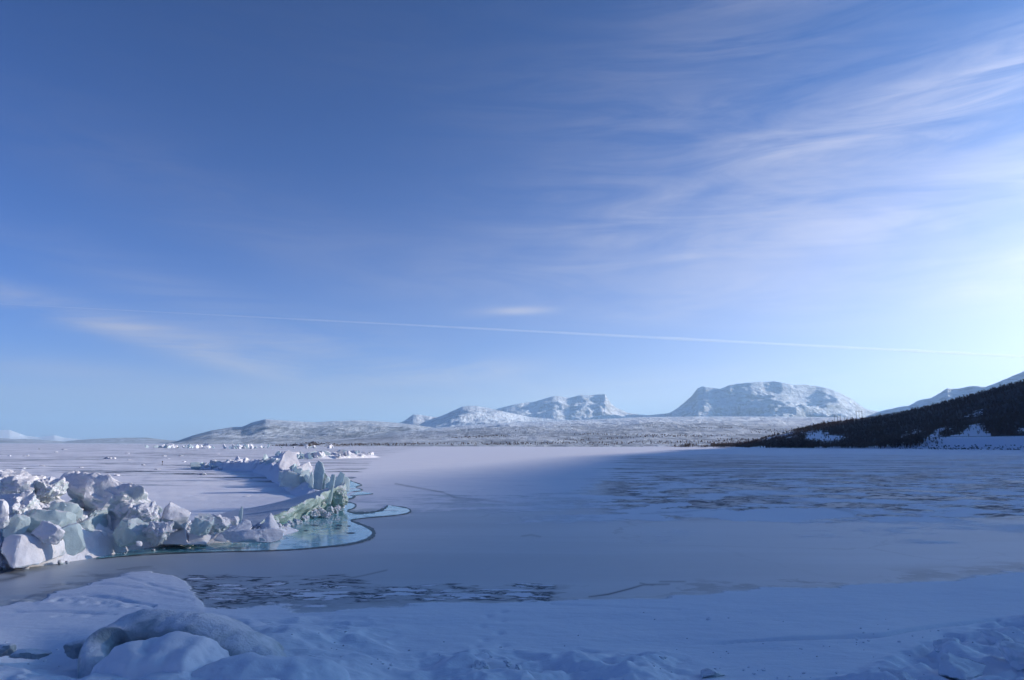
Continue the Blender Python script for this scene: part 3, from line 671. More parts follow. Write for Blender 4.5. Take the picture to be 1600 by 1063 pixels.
# the near ridge, block by block (place in the picture, distance, look)
blk(22, 742, 782, 78, 27.2, 'block', 'rough crusted ice mass topping the near ridge at its outer end', 0.9, 0.3, (0.1, 0.1), rough=0.10, lump=0.2, n=18)
blk(76, 752, 790, 50, 27.3, 'block', 'knobbly white ice lump beside the crusted ridge top', 1.0, 0.5, rough=0.13, lump=0.22, n=18)
blk(28, 772, 815, 52, 25.2, 'block', 'grey pitted ice block below the crusted ridge top', 0.9, -0.2, (0.2, 0), rough=0.10, n=16)
blk(27, 806, 842, 30, 24.2, 'slab', 'bluish upright ice block wedged above the smooth snow boulder', 0.7, 0.4, (0.1, 0.15))
blk(3, 784, 826, 26, 23.8, 'snowy', 'white snow-capped ice slab leaning at the ridge end', 0.8, 0.2, (0, -0.2))
blk(165, 756, 818, 132, 29.2, 'block', 'huge tilted crusted ice slab with ragged crown and dark underside', 0.62, -0.15, (-0.35, 0.22), n=22, rough=0.09, lump=0.18)
blk(105, 784, 814, 46, 26.6, 'slab', 'pale green clear ice facet beneath the ragged tilted slab', 0.6, 0.6, (-0.3, 0.1))
blk(78, 800, 836, 70, 25.3, 'slab', 'broad flat blue-green ice slab lying across the ridge face', 0.8, 0.3, (-0.45, 0.25), deep=0.8)
blk(112, 822, 866, 34, 24.7, 'slab', 'dark blue-grey ice plate standing at the wedge side', 0.35, 0.9, (0.0, -0.2), cuts=9, rough=0.02)
blk(76, 818, 846, 44, 24.4, 'snowy', 'small bright snow lump on top of the smooth boulder', 0.7, 0.1, (0.1, 0.2), rough=0.06)
blk(222, 788, 826, 46, 28.5, 'block', 'jagged snow-dusted ice block right of the ragged tilted slab', 0.8, 0.4, (0.2, -0.3), rough=0.10, n=16)
blk(205, 812, 850, 50, 27.6, 'slab', 'dark shaded ice block tucked between wedge and whitish block', 0.8, 0.1, (0.1, 0.0))
blk(246, 812, 848, 40, 27.6, 'block', 'whitish crumbly ice block standing on the pool edge', 0.8, -0.5, (0.2, 0.4), rough=0.11, n=16)
blk(277, 787, 824, 46, 29.3, 'snowy', 'cream flat-faced ice slab on the ridge back', 0.8, 0.5, (-0.25, 0.2), cuts=12, rough=0.04)
blk(315, 806, 836, 34, 28.7, 'slab', 'dark bluish ice boulder among the low rubble', 0.9, 0.3, rough=0.07)
blk(343, 806, 830, 32, 29.5, 'block', 'rounded grey ice boulder among the low rubble', 0.9, 0.1, rough=0.08)
blk(366, 807, 820, 14, 30.0, 'snowy', 'small white snow chunk behind the leaning fin', 0.8, 0.3)
blk(376, 793, 816, 6, 30.8, 'slab', 'thin clear ice shard standing upright in the rubble', 0.4, 0.2, (0, 0.05), n=6)
blk(392, 828, 846, 92, 29.2, 'snowy', 'low white snow ledge along the pool under the fin', 0.30, 0.30, cuts=9, rough=0.05, n=16)
blk(218, 845, 853, 9, 26.9, 'snowy', 'tiny white ice crumb floating against the dark block', 0.9, 0.3, n=6)
blk(410, 840, 845, 9, 27.4, 'slab', 'tiny ice crumb frozen in the pool', 0.9, 0.3, n=6)
def hull(name, pts, mat, label, cat='ice block', n=4, rough=0.03):
    """convex piece through traced corner points (u, v, depth), then broken up a little"""
    import bmesh
    P3 = np.array([at(*p) for p in pts]); c = P3.mean(0); c[2] = P3[:, 2].min()
    bm = bmesh.new()
    for p in P3 - c: bm.verts.new(p)
    r_ = bmesh.ops.convex_hull(bm, input=bm.verts)
    bmesh.ops.delete(bm, geom=[g for g in set(r_['geom_interior'] + r_['geom_unused']) if isinstance(g, bmesh.types.BMVert)], context='VERTS')
    bmesh.ops.bevel(bm, geom=list(bm.edges), offset=0.035, segments=1, affect='EDGES', profile=0.5)
    bmesh.ops.triangulate(bm, faces=bm.faces)
    for _ in range(n): 
        es = [e for e in bm.edges if e.calc_length() > 0.14]
        if not es: break
        bmesh.ops.subdivide_edges(bm, edges=es, cuts=1, use_grid_fill=False); bmesh.ops.triangulate(bm, faces=bm.faces)
    bmesh.ops.recalc_face_normals(bm, faces=bm.faces)
    me = bpy.data.meshes.new(name); bm.to_mesh(me); 
    V = np.array([v_.co[:] for v_ in bm.verts]); N = np.array([v_.normal[:] for v_ in bm.verts]); bm.free()
    o1 = c[0] * 3.1
    V += N * (rough * 2.2 * fbm(V[:, 0] * 1.5 + o1, V[:, 1] * 1.5, V[:, 2] * 1.5, 3) + rough * fbm(V[:, 0] * 6 + o1, V[:, 1] * 6, V[:, 2] * 6, 3))[:, None]
    me.vertices.foreach_set('co', V.ravel()); me.polygons.foreach_set('use_smooth', np.ones(len(me.polygons), bool)); me.set_sharp_from_angle(angle=R(30))
    me.materials.append(M[mat]); o = bpy.data.objects.new(name, me); COL.objects.link(o); o.location = c; tag(o, label, cat); return o
hull('ice_block', [(108, 866, 26.6), (124, 867, 26.5), (198, 851, 28.8), (104, 822, 27.4), (145, 805, 28.4), (182, 811, 29.0), (97, 836, 28.0), (97, 850, 29.4), (190, 838, 30.5), (125, 850, 26.7), (120, 816, 28.6)], 'snowy', 'big smooth white snow wedge with one dark side at the ice edge', rough=0.025)
hull('ice_block', [(20, 889, 23.3), (62, 881, 24.1), (100, 867, 25.6), (8, 832, 24.1), (32, 835, 23.9), (66, 841, 24.4), (99, 841, 25.4), (10, 826, 25.4), (90, 832, 26.6), (2, 862, 23.6), (6, 880, 24.4), (104, 860, 26.4)], 'snowy', 'largest smooth snow boulder at the foot of the near ridge', rough=0.04)
hull('ice_block', [(-40, 900, 22.4), (2, 886, 23.5), (10, 872, 24.0), (-6, 838, 23.8), (-40, 832, 23.2), (-60, 850, 23.6), (4, 850, 24.8)], 'snowy', 'snow-covered ice block cut by the shore shadow', rough=0.04)
hull('ice_block', [(424, 801, 33.0), (403, 835, 32.0), (442, 833, 32.5), (421, 837, 31.8), (430, 828, 34.2), (411, 815, 32.5), (434, 818, 32.9), (419, 806, 33.1)], 'snowy', 'pointed white snow tooth at the end of the near ridge', rough=0.05)
hull('ice_block', [(243, 851, 28.8), (294, 852, 28.7), (289, 824, 29.4), (262, 836, 29.2), (250, 840, 30.4), (296, 838, 30.6)], 'snowy', 'low snow pyramid with smooth faces beside the pool', rough=0.02)
hull('ice_block', [(299, 822, 29.6), (292, 852, 28.8), (324, 851, 28.9), (332, 838, 30.2), (300, 836, 31.0), (306, 825, 29.9)], 'snowy', 'snow pyramid with a dark blue near face', rough=0.02)
hull('ice_block', [(384, 811, 31.6), (392, 815, 31.5), (395, 824, 31.0), (334, 841, 29.9), (350, 847, 29.5), (380, 838, 30.2), (332, 846, 29.7), (372, 816, 31.8)], 'snowy', 'long leaning snow fin with a blue shaded hollow', rough=0.03)
rg = np.random.default_rng(5)
for k in range(140):                       # loose pieces all over the near ridge
    uu = rg.uniform(-60, 425) if k % 3 else rg.uniform(-60, 230)
    od = rg.normal() * 0.75; dd = ridge_d(uu, od)
    hh = np.interp(uu, [-60, 60, 150, 215, 270, 340, 410, 450], [1.75, 1.7, 1.5, 1.15, 0.9, 0.65, 0.5, 0.3]) * max(0.15, 1 - (od / 2.0) ** 2)
    x_, y_ = gp_at(uu, dd); sz = rg.uniform(0.16, 0.5) if k % 3 else rg.uniform(0.45, 0.95)
    kind = ['block', 'snowy', 'slab'][rg.choice(3, p=[0.5, 0.3, 0.2])]; sz *= 1.0 if uu < 230 else 0.7
    plate_ = k % 5 < 2
    if plate_: kind = 'slab' if k % 2 else 'snowy'
    size = (sz * rg.uniform(0.9, 1.7), sz * (0.16 if plate_ else rg.uniform(0.4, 1)), sz * rg.uniform(0.7, 1.3))
    lab = {'block': 'crusted ice chunk', 'snowy': 'snow-white chunk', 'slab': 'clear bluish ice chunk'}[kind] if not plate_ else {'slab': 'thin clear ice shard', 'snowy': 'thin snowy ice shard'}[kind]
    big = 'large ' if sz > 0.6 else 'small '
    ice_block('ice_shard' if plate_ else 'ice_chunk', (x_, y_, hh * 0.92 + (0.12 * sz if plate_ else 0.02)), size, kind, big + lab + ' lying loose on the near ridge', 'loose pieces on the near ridge', 'ice chunk', 900 + k, rg.uniform(0, 6),
              (rg.normal() * 0.45, rg.normal() * 0.5), 9, rough=0.03 if plate_ else 0.14, lump=0.04 if plate_ else 0.12, deep=0.60)

# fine broken ice between the blocks, far too many bits to count
Vs, Fs, n_ = [], [], 0
for j in range(4):
    q, f = block_verts((1, 0.7, 0.6), 60 + j, 2, cuts=7, deep=0.6)
    for k in range(300):
        uu = rg.uniform(-80, 440); od = rg.normal() * 0.85; x_, y_ = gp_at(uu, ridge_d(uu, od))
        hh = float(np.interp(uu, [p[0] for p in NEAR], [p[3] for p in NEAR])) * max(0.05, 1 - (od / 2.0) ** 2) * rg.uniform(0.75, 1.02); sz = rg.uniform(0.07, 0.24)
        a_ = rg.uniform(0, 6.28); c_, s_ = math.cos(a_), math.sin(a_); w = q * sz * rg.uniform(0.6, 1.5, 3)
        Vs.append(np.stack([w[:, 0] * c_ - w[:, 1] * s_ + x_, w[:, 0] * s_ + w[:, 1] * c_ + y_, w[:, 2] + hh * 0.95], -1)); Fs.append(f + n_); n_ += len(q)
o = mesh_obj('ice_bits', np.concatenate(Vs), np.concatenate(Fs), M['block'], smooth=False); tag(o, 'fine bits of broken ice strewn between the blocks of the near ridge', 'ice bits', kind='stuff')

# uplifted sheet of lake ice with a green broken edge
EDGE = [(368, 832, 34.0), (400, 817, 35.3), (440, 800, 37.4), (480, 782, 40.2), (510, 769, 43.2), (540, 756, 46.5)]
ns = 160; tt = np.linspace(0, len(EDGE) - 1, ns)
E3 = np.array([at(*e) for e in EDGE]); top = np.stack([np.interp(tt, np.arange(len(EDGE)), E3[:, k]) for k in range(3)], -1)
top[:, 2] += 0.30 * fbm(tt * 1.3, tt * 0 + 2, o=4) - 0.22 * np.clip(fbm(tt * 3.7, tt * 0 + 12, o=2), 0.05, 1); top[:, :2] += (0.7 * fbm(tt * 1.1, tt * 0 + 6, o=4))[:, None] * np.array([0.8, -0.6]); tdir = top[-1, :2] - top[0, :2]; tdir /= np.linalg.norm(tdir); nrm2 = np.array([-tdir[1], tdir[0]])
back = np.linspace(0, 1, 16)
Vv = []
thick = 0.42 + 0.12 * fbm(tt * 2.3, tt * 0 + 9, o=3)
jag = 0.16 * fbm(tt * 3.1, tt * 0 + 5, o=3)
NE = 12
for k in range(NE):                       # broken edge: undercut foot up to the lip
    f_ = k / (NE - 1.0); z_ = -0.1 * (1 - f_) + top[:, 2] * f_
    low = np.clip((top[:, 2] - thick - z_) / 0.35, 0, 1)
    inn = 0.45 * low + 0.15 * (1 - f_) + (0.40 * fbm(tt * 2.6, z_ * 2.2 + 3, o=4) + 0.10 * fbm(tt * 9, z_ * 7, o=3)) * (1.0 if k < NE - 1 else 0.5)
    Vv.append(np.stack([top[:, 0] + nrm2[0] * inn, top[:, 1] + nrm2[1] * inn, z_], -1))
for b_ in back[1:]:
    L_ = 6.5 * b_
    x_ = top[:, 0] + nrm2[0] * L_; y_ = top[:, 1] + nrm2[1] * L_
    Vv.append(np.stack([x_, y_, top[:, 2] * (1 - b_) ** 1.25 - 0.05 * b_ + 0.05 * fbm(x_ * 0.8, y_ * 0.8, o=3) * (1 - b_)], -1))
sheet = mesh_obj('uplifted_ice_sheet', np.concatenate(Vv), grid_faces(NE + 15, ns), M['green'], sharp=R(28))
tag(sheet, 'long uplifted sheet of lake ice with a green broken edge above the pool', 'ice sheet')
blk(508, 741, 768, 14, 47.8, 'green', 'greenish ice lump between the tall plate and the pillar', 0.7, 0.2, rough=0.06, n=9)
blk(530, 765, 788, 26, 45.5, 'green', 'rough greenish ice heap under the tipped plates', 0.8, 0.2, rough=0.12, n=12)
def plate(px, d0, th, mat, label, skew=0.0):
    hull('ice_plate', [(a, b, d0 + skew * (a - px[0][0]) / 10) for a, b in px] + [(a + 0.8, b + 0.6, d0 + th + skew * (a - px[0][0]) / 10) for a, b in px], mat, label, 'ice plate', 3, 0.02)
plate([(488, 764), (490, 738), (493, 725), (498, 719), (504, 723), (507, 735), (505, 750), (502, 766)], 46.6, 0.16, 'slab', 'tall rounded clear ice plate standing upright on the uplifted sheet', 0.1)
plate([(481, 762), (483, 748), (487, 736), (490, 746), (489, 764)], 46.0, 0.2, 'slab', 'short clear ice plate leaning beside the tall rounded plate', 0.2)
plate([(518, 741), (524, 742), (521, 764), (516, 788), (508, 787), (513, 764)], 44.4, 0.3, 'slab', 'slim greenish ice pillar in front of the tilted plates')
plate([(522, 757), (526, 746), (532, 736), (539, 741), (536, 752), (527, 766)], 46.4, 0.2, 'slab', 'blue ice plate tipped over at the sheet corner', -0.3)
plate([(531, 750), (541, 744), (547, 749), (545, 768), (533, 770)], 47.0, 0.25, 'slab', 'broad pale ice plate behind the tipped blue plate', 0.3)
plate([(507, 752), (511, 743), (515, 746), (514, 766), (506, 766)], 46.8, 0.2, 'slab', 'small bright ice splinter between tall plate and pillar', 0.3)
for k, (uu, vv) in enumerate([(498, 795), (508, 788), (515, 798), (520, 785), (526, 796), (532, 790), (503, 802), (490, 803), (478, 806), (512, 803), (466, 812), (455, 816), (446, 822), (438, 826), (472, 800), (486, 796)]):
    p = gp(uu, vv + 4, 0.1)
    ice_block('ice_chunk', (p[0], p[1], 0.22 if k < 8 else 0.10), (0.55, 0.45, 0.5) if k < 8 else (0.45, 0.4, 0.32), 'block', 'frosty ice chunk heaped below the broken green edge' if k < 8 else 'crumbled ice chunk fringing the foot of the green sheet',
              'chunks heaped below the green edge' if k < 8 else 'chunks fringing the green sheet foot', 'ice chunk', 300 + k, k * 1.3, (0.2 * k % 1, 0.3), 10, rough=0.2, lump=0.25)

# second ridge, far ridge and the line of ice beyond
def ridge_line(path, count, smin, smax, labels, group, seed, n=7, spread=1.5, stack=1.0):
    rg = np.random.default_rng(seed)
    for k in range(count):
        t_ = rg.uniform(0, len(path) - 1); i = min(int(t_), len(path) - 2); f_ = t_ - i
        uu = path[i][0] * (1 - f_) + path[i + 1][0] * f_; dd = path[i][1] * (1 - f_) + path[i + 1][1] * f_; hh = path[i][2] * (1 - f_) + path[i + 1][2] * f_
        x_, y_ = gp_at(uu + rg.normal() * 2, dd + rg.normal() * spread); sz = rg.uniform(smin, smax)
        flat = rg.uniform() < 0.45
        size = (sz * rg.uniform(0.8, 1.5), sz * (0.28 if flat else 0.8), sz * rg.uniform(0.7, 1.2))
        z_ = size[2] * 0.30 + rg.uniform(0, 1) ** 1.5 * max(hh - size[2] * 0.6, 0) * stack
        kind = 0 if flat else (1 if rg.uniform() < 0.5 else 2)
        ice_block('ice_block', (x_, y_, z_), size, ['slab', 'block', 'snowy'][kind], labels[kind], group, 'ice block', seed * 100 + k, rg.uniform(0, 6), (rg.normal() * 0.4, rg.normal() * 0.45), n, rough=0.06, lump=0.05, deep=0.56, cuts=14)
bank('ice_rubble', [(306, 118, 1.5, 0.5), (340, 116, 2.4, 1.3), (380, 113, 2.6, 1.6), (420, 108, 2.6, 1.8), (445, 92, 2.4, 1.8), (462, 76, 2.0, 1.5), (480, 63, 1.6, 1.0), (495, 55, 1.2, 0.6)], 'crushed ice banked along the second ridge', ns=150, nt=18)
ridge_line([(306, 118, 0.6), (340, 116, 1.5), (380, 113, 1.9), (420, 108, 2.3), (445, 92, 2.3), (462, 76, 2.0), (482, 62, 1.3)], 110, 0.4, 1.8,
           ['thin ice slab stuck in the second ridge beyond the flat snow', 'crusted ice block in the second ridge beyond the flat snow', 'snowy ice block in the second ridge beyond the flat snow'], 'blocks of the second ridge', 3, 8)
blk(421, 716, 735, 28, 106, 'slab', 'large blue shaded wedge of ice facing the flat snow', 0.5, 0.5, (0, 0.2), deep=0.50)
blk(452, 708, 738, 30, 84, 'snowy', 'large bright sunlit ice slab in the second ridge', 0.35, 0.5, (-0.2, 0.35), cuts=9, rough=0.03)
blk(474, 722, 742, 26, 74, 'snowy', 'sunlit wing of ice pointing up from the second ridge', 0.25, 0.6, (0.1, -0.5), cuts=10, rough=0.03)
blk(465, 738, 764, 50, 63, 'slab', 'dark shaded ice hump where the second ridge nears the sheet', 0.7, 0.3, (0, 0.1), cuts=11)
blk(443, 738, 752, 20, 70, 'slab', 'small pale blue ice cube at the flat snow edge', 0.8, 0.3)
bank('ice_rubble', [(428, 216, 3.0, 0.4), (450, 205, 4.0, 1.3), (470, 200, 4.0, 1.1), (495, 200, 4.0, 1.0), (520, 205, 4.5, 1.8), (548, 210, 4.5, 1.5), (566, 216, 4.0, 1.2), (582, 226, 3.0, 0.3)], 'crushed ice banked along the far glittering ridge', rough=0.5, ns=150, nt=14)
ridge_line([(432, 215, 0.8), (452, 205, 1.9), (468, 200, 1.6), (490, 200, 1.4), (518, 205, 2.6), (545, 210, 2.2), (562, 215, 2.0), (578, 225, 0.9)], 95, 0.6, 2.3,
           ['thin ice slab in the far glittering ridge', 'crusted ice block in the far glittering ridge', 'snowy ice block in the far glittering ridge'], 'blocks of the far ridge', 4, 6, 4.0)
ridge_line([(225, 620, 1.2), (300, 600, 1.6), (360, 560, 2.2), (400, 600, 1.4), (520, 640, 1.2)], 70, 2.0, 4.5,
           ['thin ice slab in the farthest white ridge line', 'crusted ice block in the farthest white ridge line', 'snowy ice block in the farthest white ridge line'], 'blocks of the farthest ridge', 6, 5, 12.0, 0.4)
for k, (uu, vv, w_) in enumerate([(101, 703, 8), (88, 707, 7), (62, 702, 5), (171, 717, 18), (40, 713, 9), (14, 713, 8), (198, 709, 8), (202, 719, 6), (256, 713, 9), (262, 717, 5), (282, 713, 8), (287, 722, 7), (246, 734, 9), (150, 741, 10),
                                  (182, 743, 10), (318, 742, 12), (392, 749, 6), (385, 777, 12), (128, 731, 8), (66, 729, 10), (300, 728, 8), (224, 727, 7), (36, 733, 9), (340, 710, 7)]):
    p = gp(uu, vv); d_ = p[1]; w = w_ * d_ / FPX
    ice_block('snow_lump', (p[0], p[1], 0.05), (w, w * 0.8, min(w * 0.26, 0.8)), 'snowy', 'low wind-packed snow lump alone on the white lake', 'snow lumps scattered on the lake', 'snow lump', 700 + k, k, (0.1, 0.1), 8, lump=0.3, rough=0.15)
p = gp(253.5, 727)
post = bpy.data.objects.new('marker_post', None); COL.objects.link(post); post.location = p; tag(post, 'thin dark marker post standing on the snowy lake', 'post')
def rod(name, r_, z0, z1, mat, parent, n=8):
    Vv = [(r_ * math.cos(q * 2 * math.pi / n), r_ * math.sin(q * 2 * math.pi / n), z_) for z_ in (z0, z1) for q in range(n)]
    return mesh_obj(name, Vv, [(q, (q + 1) % n, n + (q + 1) % n, n + q) for q in range(n)] + [tuple(range(n, 2 * n))], mat, parent, sharp=R(40))
rod('stake', 0.035, -0.2, 0.72, M['wood'], post); rod('flag_head', 0.10, 0.55, 0.75, M['wood'], post); rod('snow_collar', 0.14, -0.1, 0.06, M['wood'], post)

# ---------------------------------------------------------------- melt pool
POOL = [(150, 873), (166, 864), (190, 856), (215, 850), (260, 846), (330, 840), (400, 828), (440, 815), (470, 805), (500, 796), (528, 784), (530, 770), (532, 757), (541, 750), (552, 753), (561, 757), (566, 759), (556, 761), (561, 764), (566, 766), (550, 768), (545, 772),
        (560, 768.5), (572, 769), (581, 771.5), (566, 773.5), (548, 774.5), (553, 776), (549, 780), (536, 784), (548, 785.5), (555, 789), (552, 794), (543, 798), (548, 801.5), (572, 801), (592, 798), (603, 793), (606, 790), (622, 791), (634, 793.5), (641, 798), (636, 802), (620, 804.5),
        (585, 808), (560, 811), (548, 814), (560, 819), (573, 824), (581, 831), (578, 838), (566, 844), (545, 849), (515, 853), (470, 857), (420, 859.5), (360, 861.5), (300, 862.5), (250, 864), (200, 868), (170, 872)]
def flat_poly(name, pts, z, mat):
    from mathutils.geometry import tessellate_polygon
    P3 = [Vector(tuple(gp(a, b, z))) for a, b in pts]; tri = tessellate_polygon([P3])
    F = []
    for t in tri:
        a, b, c = (P3[i] for i in t); F.append(tuple(t) if (b - a).cross(c - a).z > 0 else tuple(reversed(t)))
    return mesh_obj(name, [tuple(p) for p in P3], F, mat, smooth=False)
def smooth_poly(pts, n=3, closed=True):
    P_ = np.array(pts, float); out_ = []; N = len(P_)
    for i in range(N if closed else N - 1):
        a, b, c, d = (P_[(i - 1) % N] if closed or i else P_[0]), P_[i], P_[(i + 1) % N], (P_[(i + 2) % N] if closed or i + 2 < N else P_[-1])
        for k in range(n):
            t = k / n; out_.append(0.5 * ((2 * b) + (c - a) * t + (2 * a - 5 * b + 4 * c - d) * t * t + (3 * b - a - 3 * c + d) * t ** 3))
    if not closed: out_.append(P_[-1])
    return [tuple(p) for p in out_]
mw, tw = new_mat('melt_water')
pos = tw.n('ShaderNodeNewGeometry').outputs['Position']
nw = tw.noise(pos, 0.35, 4, 0.55); nwf = tw.noise(pos, 3.0, 3, 0.5)
cw = tw.mix(tw.sstep(nw, 0.35, 0.65), rgba(0.16, 0.42, 0.47), rgba(0.24, 0.52, 0.57))
fr = tw.sstep(tw.noise(pos, 0.9, 6, 0.65, 0.5), 0.50, 0.68); cw = tw.mix(tw.math('MULTIPLY', fr, 0.45), cw, rgba(0.50, 0.68, 0.72))
pw = principled(tw, cw, tw.math('MULTIPLY_ADD', fr, 0.35, 0.08), 0.5, tw.bump(nwf, 0.10, 0.01)); out(tw, pw.outputs[0])
md = mat_simple('wet_slush', (0.085, 0.13, 0.14), 0.45, 0.2, 1.5)
PS = smooth_poly(POOL, 8); pu = np.array(PS); pn = fbm(pu[:, 0] * 0.35, pu[:, 1] * 0.9, o=3)
pool = flat_poly('meltwater_pool', [(a + 1.6 * k, b + 0.55 * k) for (a, b), k in zip(PS, pn)], 0.012, mw); tag(pool, kind='structure')
def strip(name, pts, z, mat):
    """ribbon along picture points (u, v, width in pixels)"""
    S_ = smooth_poly(pts, 10, False); L_, R2 = [], []; jn = fbm(np.array([q_[0] for q_ in S_]) * 0.30, np.array([q_[1] for q_ in S_]) * 0.7 + z * 900, o=3); S_ = [(a, b, max(0.3, 0.72 * w * (1 + 1.5 * k))) for (a, b, w), k in zip(S_, jn)]
    for i, (a, b, w) in enumerate(S_):
        a0, b0, _ = S_[max(i - 1, 0)]; a1, b1, _ = S_[min(i + 1, len(S_) - 1)]
        tx, ty = a1 - a0, (b1 - b0); l = math.hypot(tx, ty) or 1; nx, ny = -ty / l, tx / l
        L_.append(gp(a + nx * w / 2, b + ny * w / 2, z)); R2.append(gp(a - nx * w / 2, b - ny * w / 2, z))
    n = len(S_); V_ = L_ + R2
    return mesh_obj(name, V_, [(i, i + 1, n + i + 1, n + i) for i in range(n - 1)], mat, smooth=False)
rims = [[(145, 873.5, .6), (166, 866, 1.6), (190, 857.5, 2.0), (215, 851, 1.0)],
        [(150, 873.5, .8), (200, 868.5, 1.2), (300, 863.2, 1.4), (420, 860.2, 1.8), (470, 857.6, 2.0), (515, 853.6, 2.6), (548, 849.5, 3.4), (570, 844, 5.2), (583, 837, 7.6), (583, 829, 6.5), (573, 823, 4.6), (558, 817, 3.4), (549, 813.5, 3.2), (562, 810.4, 1.8), (590, 807.6, 1.6), (620, 804.8, 1.8), (636, 802, 2.4), (641.5, 798, 3.0), (634, 793.2, 1.6), (612, 790.2, 0.8)],
        [(606, 790, 2.5), (596, 797, 4.0), (575, 801, 4.2), (552, 801, 3.5), (543, 798, 2.2), (553, 794, 2.4), (556, 789, 2.4), (548, 785.3, 1.6), (534, 783, 1.0)],
        [(534, 781, 1.6), (548, 779, 2.6), (555, 776, 2.8), (548, 774.3, 1.2)], [(583, 771.6, 1.8), (572, 773, 1.2), (552, 774.6, .8)], [(540, 748, .8), (553, 753, 1.2), (565, 758, 1.8), (556, 761, .8), (567, 766, 1.2), (552, 768, .6)]]
for k, rp in enumerate(rims):
    o = strip('slush_rim', rp, 0.018 + 0.002 * k, md); tag(o, kind='structure')
for k, (a, b, w_, h_) in enumerate([(529, 821, 11, 2.2), (527, 826, 9, 1.8), (545, 822, 6, 1.8), (548, 833, 14, 2.2), (492, 821, 13, 1.6), (478, 829, 8, 1.4)]):
    pts = [(a + w_ / 2 * math.cos(q) * (1 + .25 * math.sin(3 * q + k)), b + h_ / 2 * math.sin(q)) for q in np.linspace(0, 2 * math.pi, 12, endpoint=False)]
    o = flat_poly('slush_patch', pts, 0.020, md); tag(o, kind='structure')

# ---------------------------------------------------------------- foreground ice hump and its snow
path = [(152, 1085, 12.1), (153, 1050, 12.4), (157, 1022, 12.8), (170, 1000, 13.1), (196, 983, 13.3), (235, 976, 13.4), (280, 977, 13.4), (322, 989, 13.2), (358, 1006, 13.0), (395, 1024, 12.8), (432, 1044, 12.6)]
rad = [0.20, 0.21, 0.22, 0.24, 0.27, 0.29, 0.31, 0.33, 0.31, 0.26, 0.16]
Pp = np.array([at(a, b, d) for a, b, d in path]); tt = np.linspace(0, len(path) - 1, 90)
C3 = np.stack([np.interp(tt, np.arange(len(path)), Pp[:, k]) for k in range(3)], -1)
for _ in range(40): C3[1:-1] = (C3[:-2] + 2 * C3[1:-1] + C3[2:]) / 4
rd = np.interp(tt, np.arange(len(path)), rad); T3 = np.gradient(C3, axis=0); T3 /= np.linalg.norm(T3, axis=1)[:, None]
Vv = []
for i in range(len(C3)):
    s1 = np.cross([0, 1, 0.1], T3[i]); s1 /= np.linalg.norm(s1); s2 = np.cross(T3[i], s1)
    q = np.linspace(0, 2 * math.pi, 28, endpoint=False)
    ring = C3[i] + rd[i] * (np.cos(q)[:, None] * s1 * 0.9 + np.sin(q)[:, None] * s2 * 1.6)
    bk = np.clip(ring[:, 1] - C3[i][1], 0, None); ring[:, 1] += bk * 2.2; ring[:, 2] -= bk * 0.75      # the back runs down into the bank
    Vv.append(ring)
Vv = np.concatenate(Vv); nz = fbm(Vv[:, 0] * 1.6, Vv[:, 1] * 1.6, Vv[:, 2] * 1.6, 3) * 0.13 + fbm(Vv[:, 0] * 5, Vv[:, 1] * 5, Vv[:, 2] * 5, 4) * 0.03
Vv[:, 2] += nz
hump = mesh_obj('ice_hump', Vv, grid_faces(len(C3), 28, True), M['hump'])
tag(hump, 'smooth grey arched ice hump curling over a snow mound on the shore', 'ice hump')
def mound(name, u_, v_, d, rx, ry, rz, label, seed=1, yaw=0.0, amp=0.16):
    q, f = cube_grid(26); q = q / np.linalg.norm(q, axis=1)[:, None]
    x, y, z = q[:, 0] * rx, q[:, 1] * ry, q[:, 2] * rz
    k = fbm(x * 1.1 + seed, y * 1.1, z * 1.1, 4) * amp + (ridged(x * 1.4 + seed, y * 1.4, 3) - 0.4) * amp * 0.5
    V_ = np.stack([x, y, z], -1) + q * k[:, None]
    o = mesh_obj(name, V_, f, M['snowm']); c = at(u_, v_, d); o.location = (c[0], c[1], c[2]); o.rotation_euler = (0, 0, yaw)
    tag(o, label, 'snow mound'); return o
m_, t_ = new_mat('packed_snow'); pos = t_.n('ShaderNodeNewGeometry').outputs['Position']
n1 = t_.noise(pos, 3.0, 5, 0.6); n2 = t_.noise(pos, 25, 3, 0.6)
pp = principled(t_, t_.mix(n1, rgba(0.78, 0.76, 0.82), SNOW), 0.7, 0.3, t_.bump(t_.math('ADD', n1, t_.math('MULTIPLY', n2, 0.15)), 0.5, 0.05)); out(t_, pp.outputs[0]); M['snowm'] = m_
mound('snow_mound', 265, 1064, 12.2, 1.2, 0.62, 0.62, 'wind-packed snow mound filling the arched ice hump', 3, amp=0.24)
mound('snow_mound', 420, 1068, 11.9, 1.2, 0.55, 0.40, 'low snow mound running right from the arched hump', 9, 0.1)
blk(122, 1003, 1026, 32, 13.2, 'hump', 'small dark rounded ice stone left of the arched hump', 0.8, 0.2, name='ice_stone', lump=0.2, rough=0.02)
blk(44, 1014, 1028, 62, 13.3, 'hump', 'flat dark ice stone lying in the shore snow', 0.6, 0.1, name='ice_stone', lump=0.2, rough=0.03)
blk(5, 1008, 1024, 30, 13.4, 'hump', 'half-buried grey ice stone at the end of the shore snow', 0.6, 0.1, name='ice_stone', lump=0.2, rough=0.03)
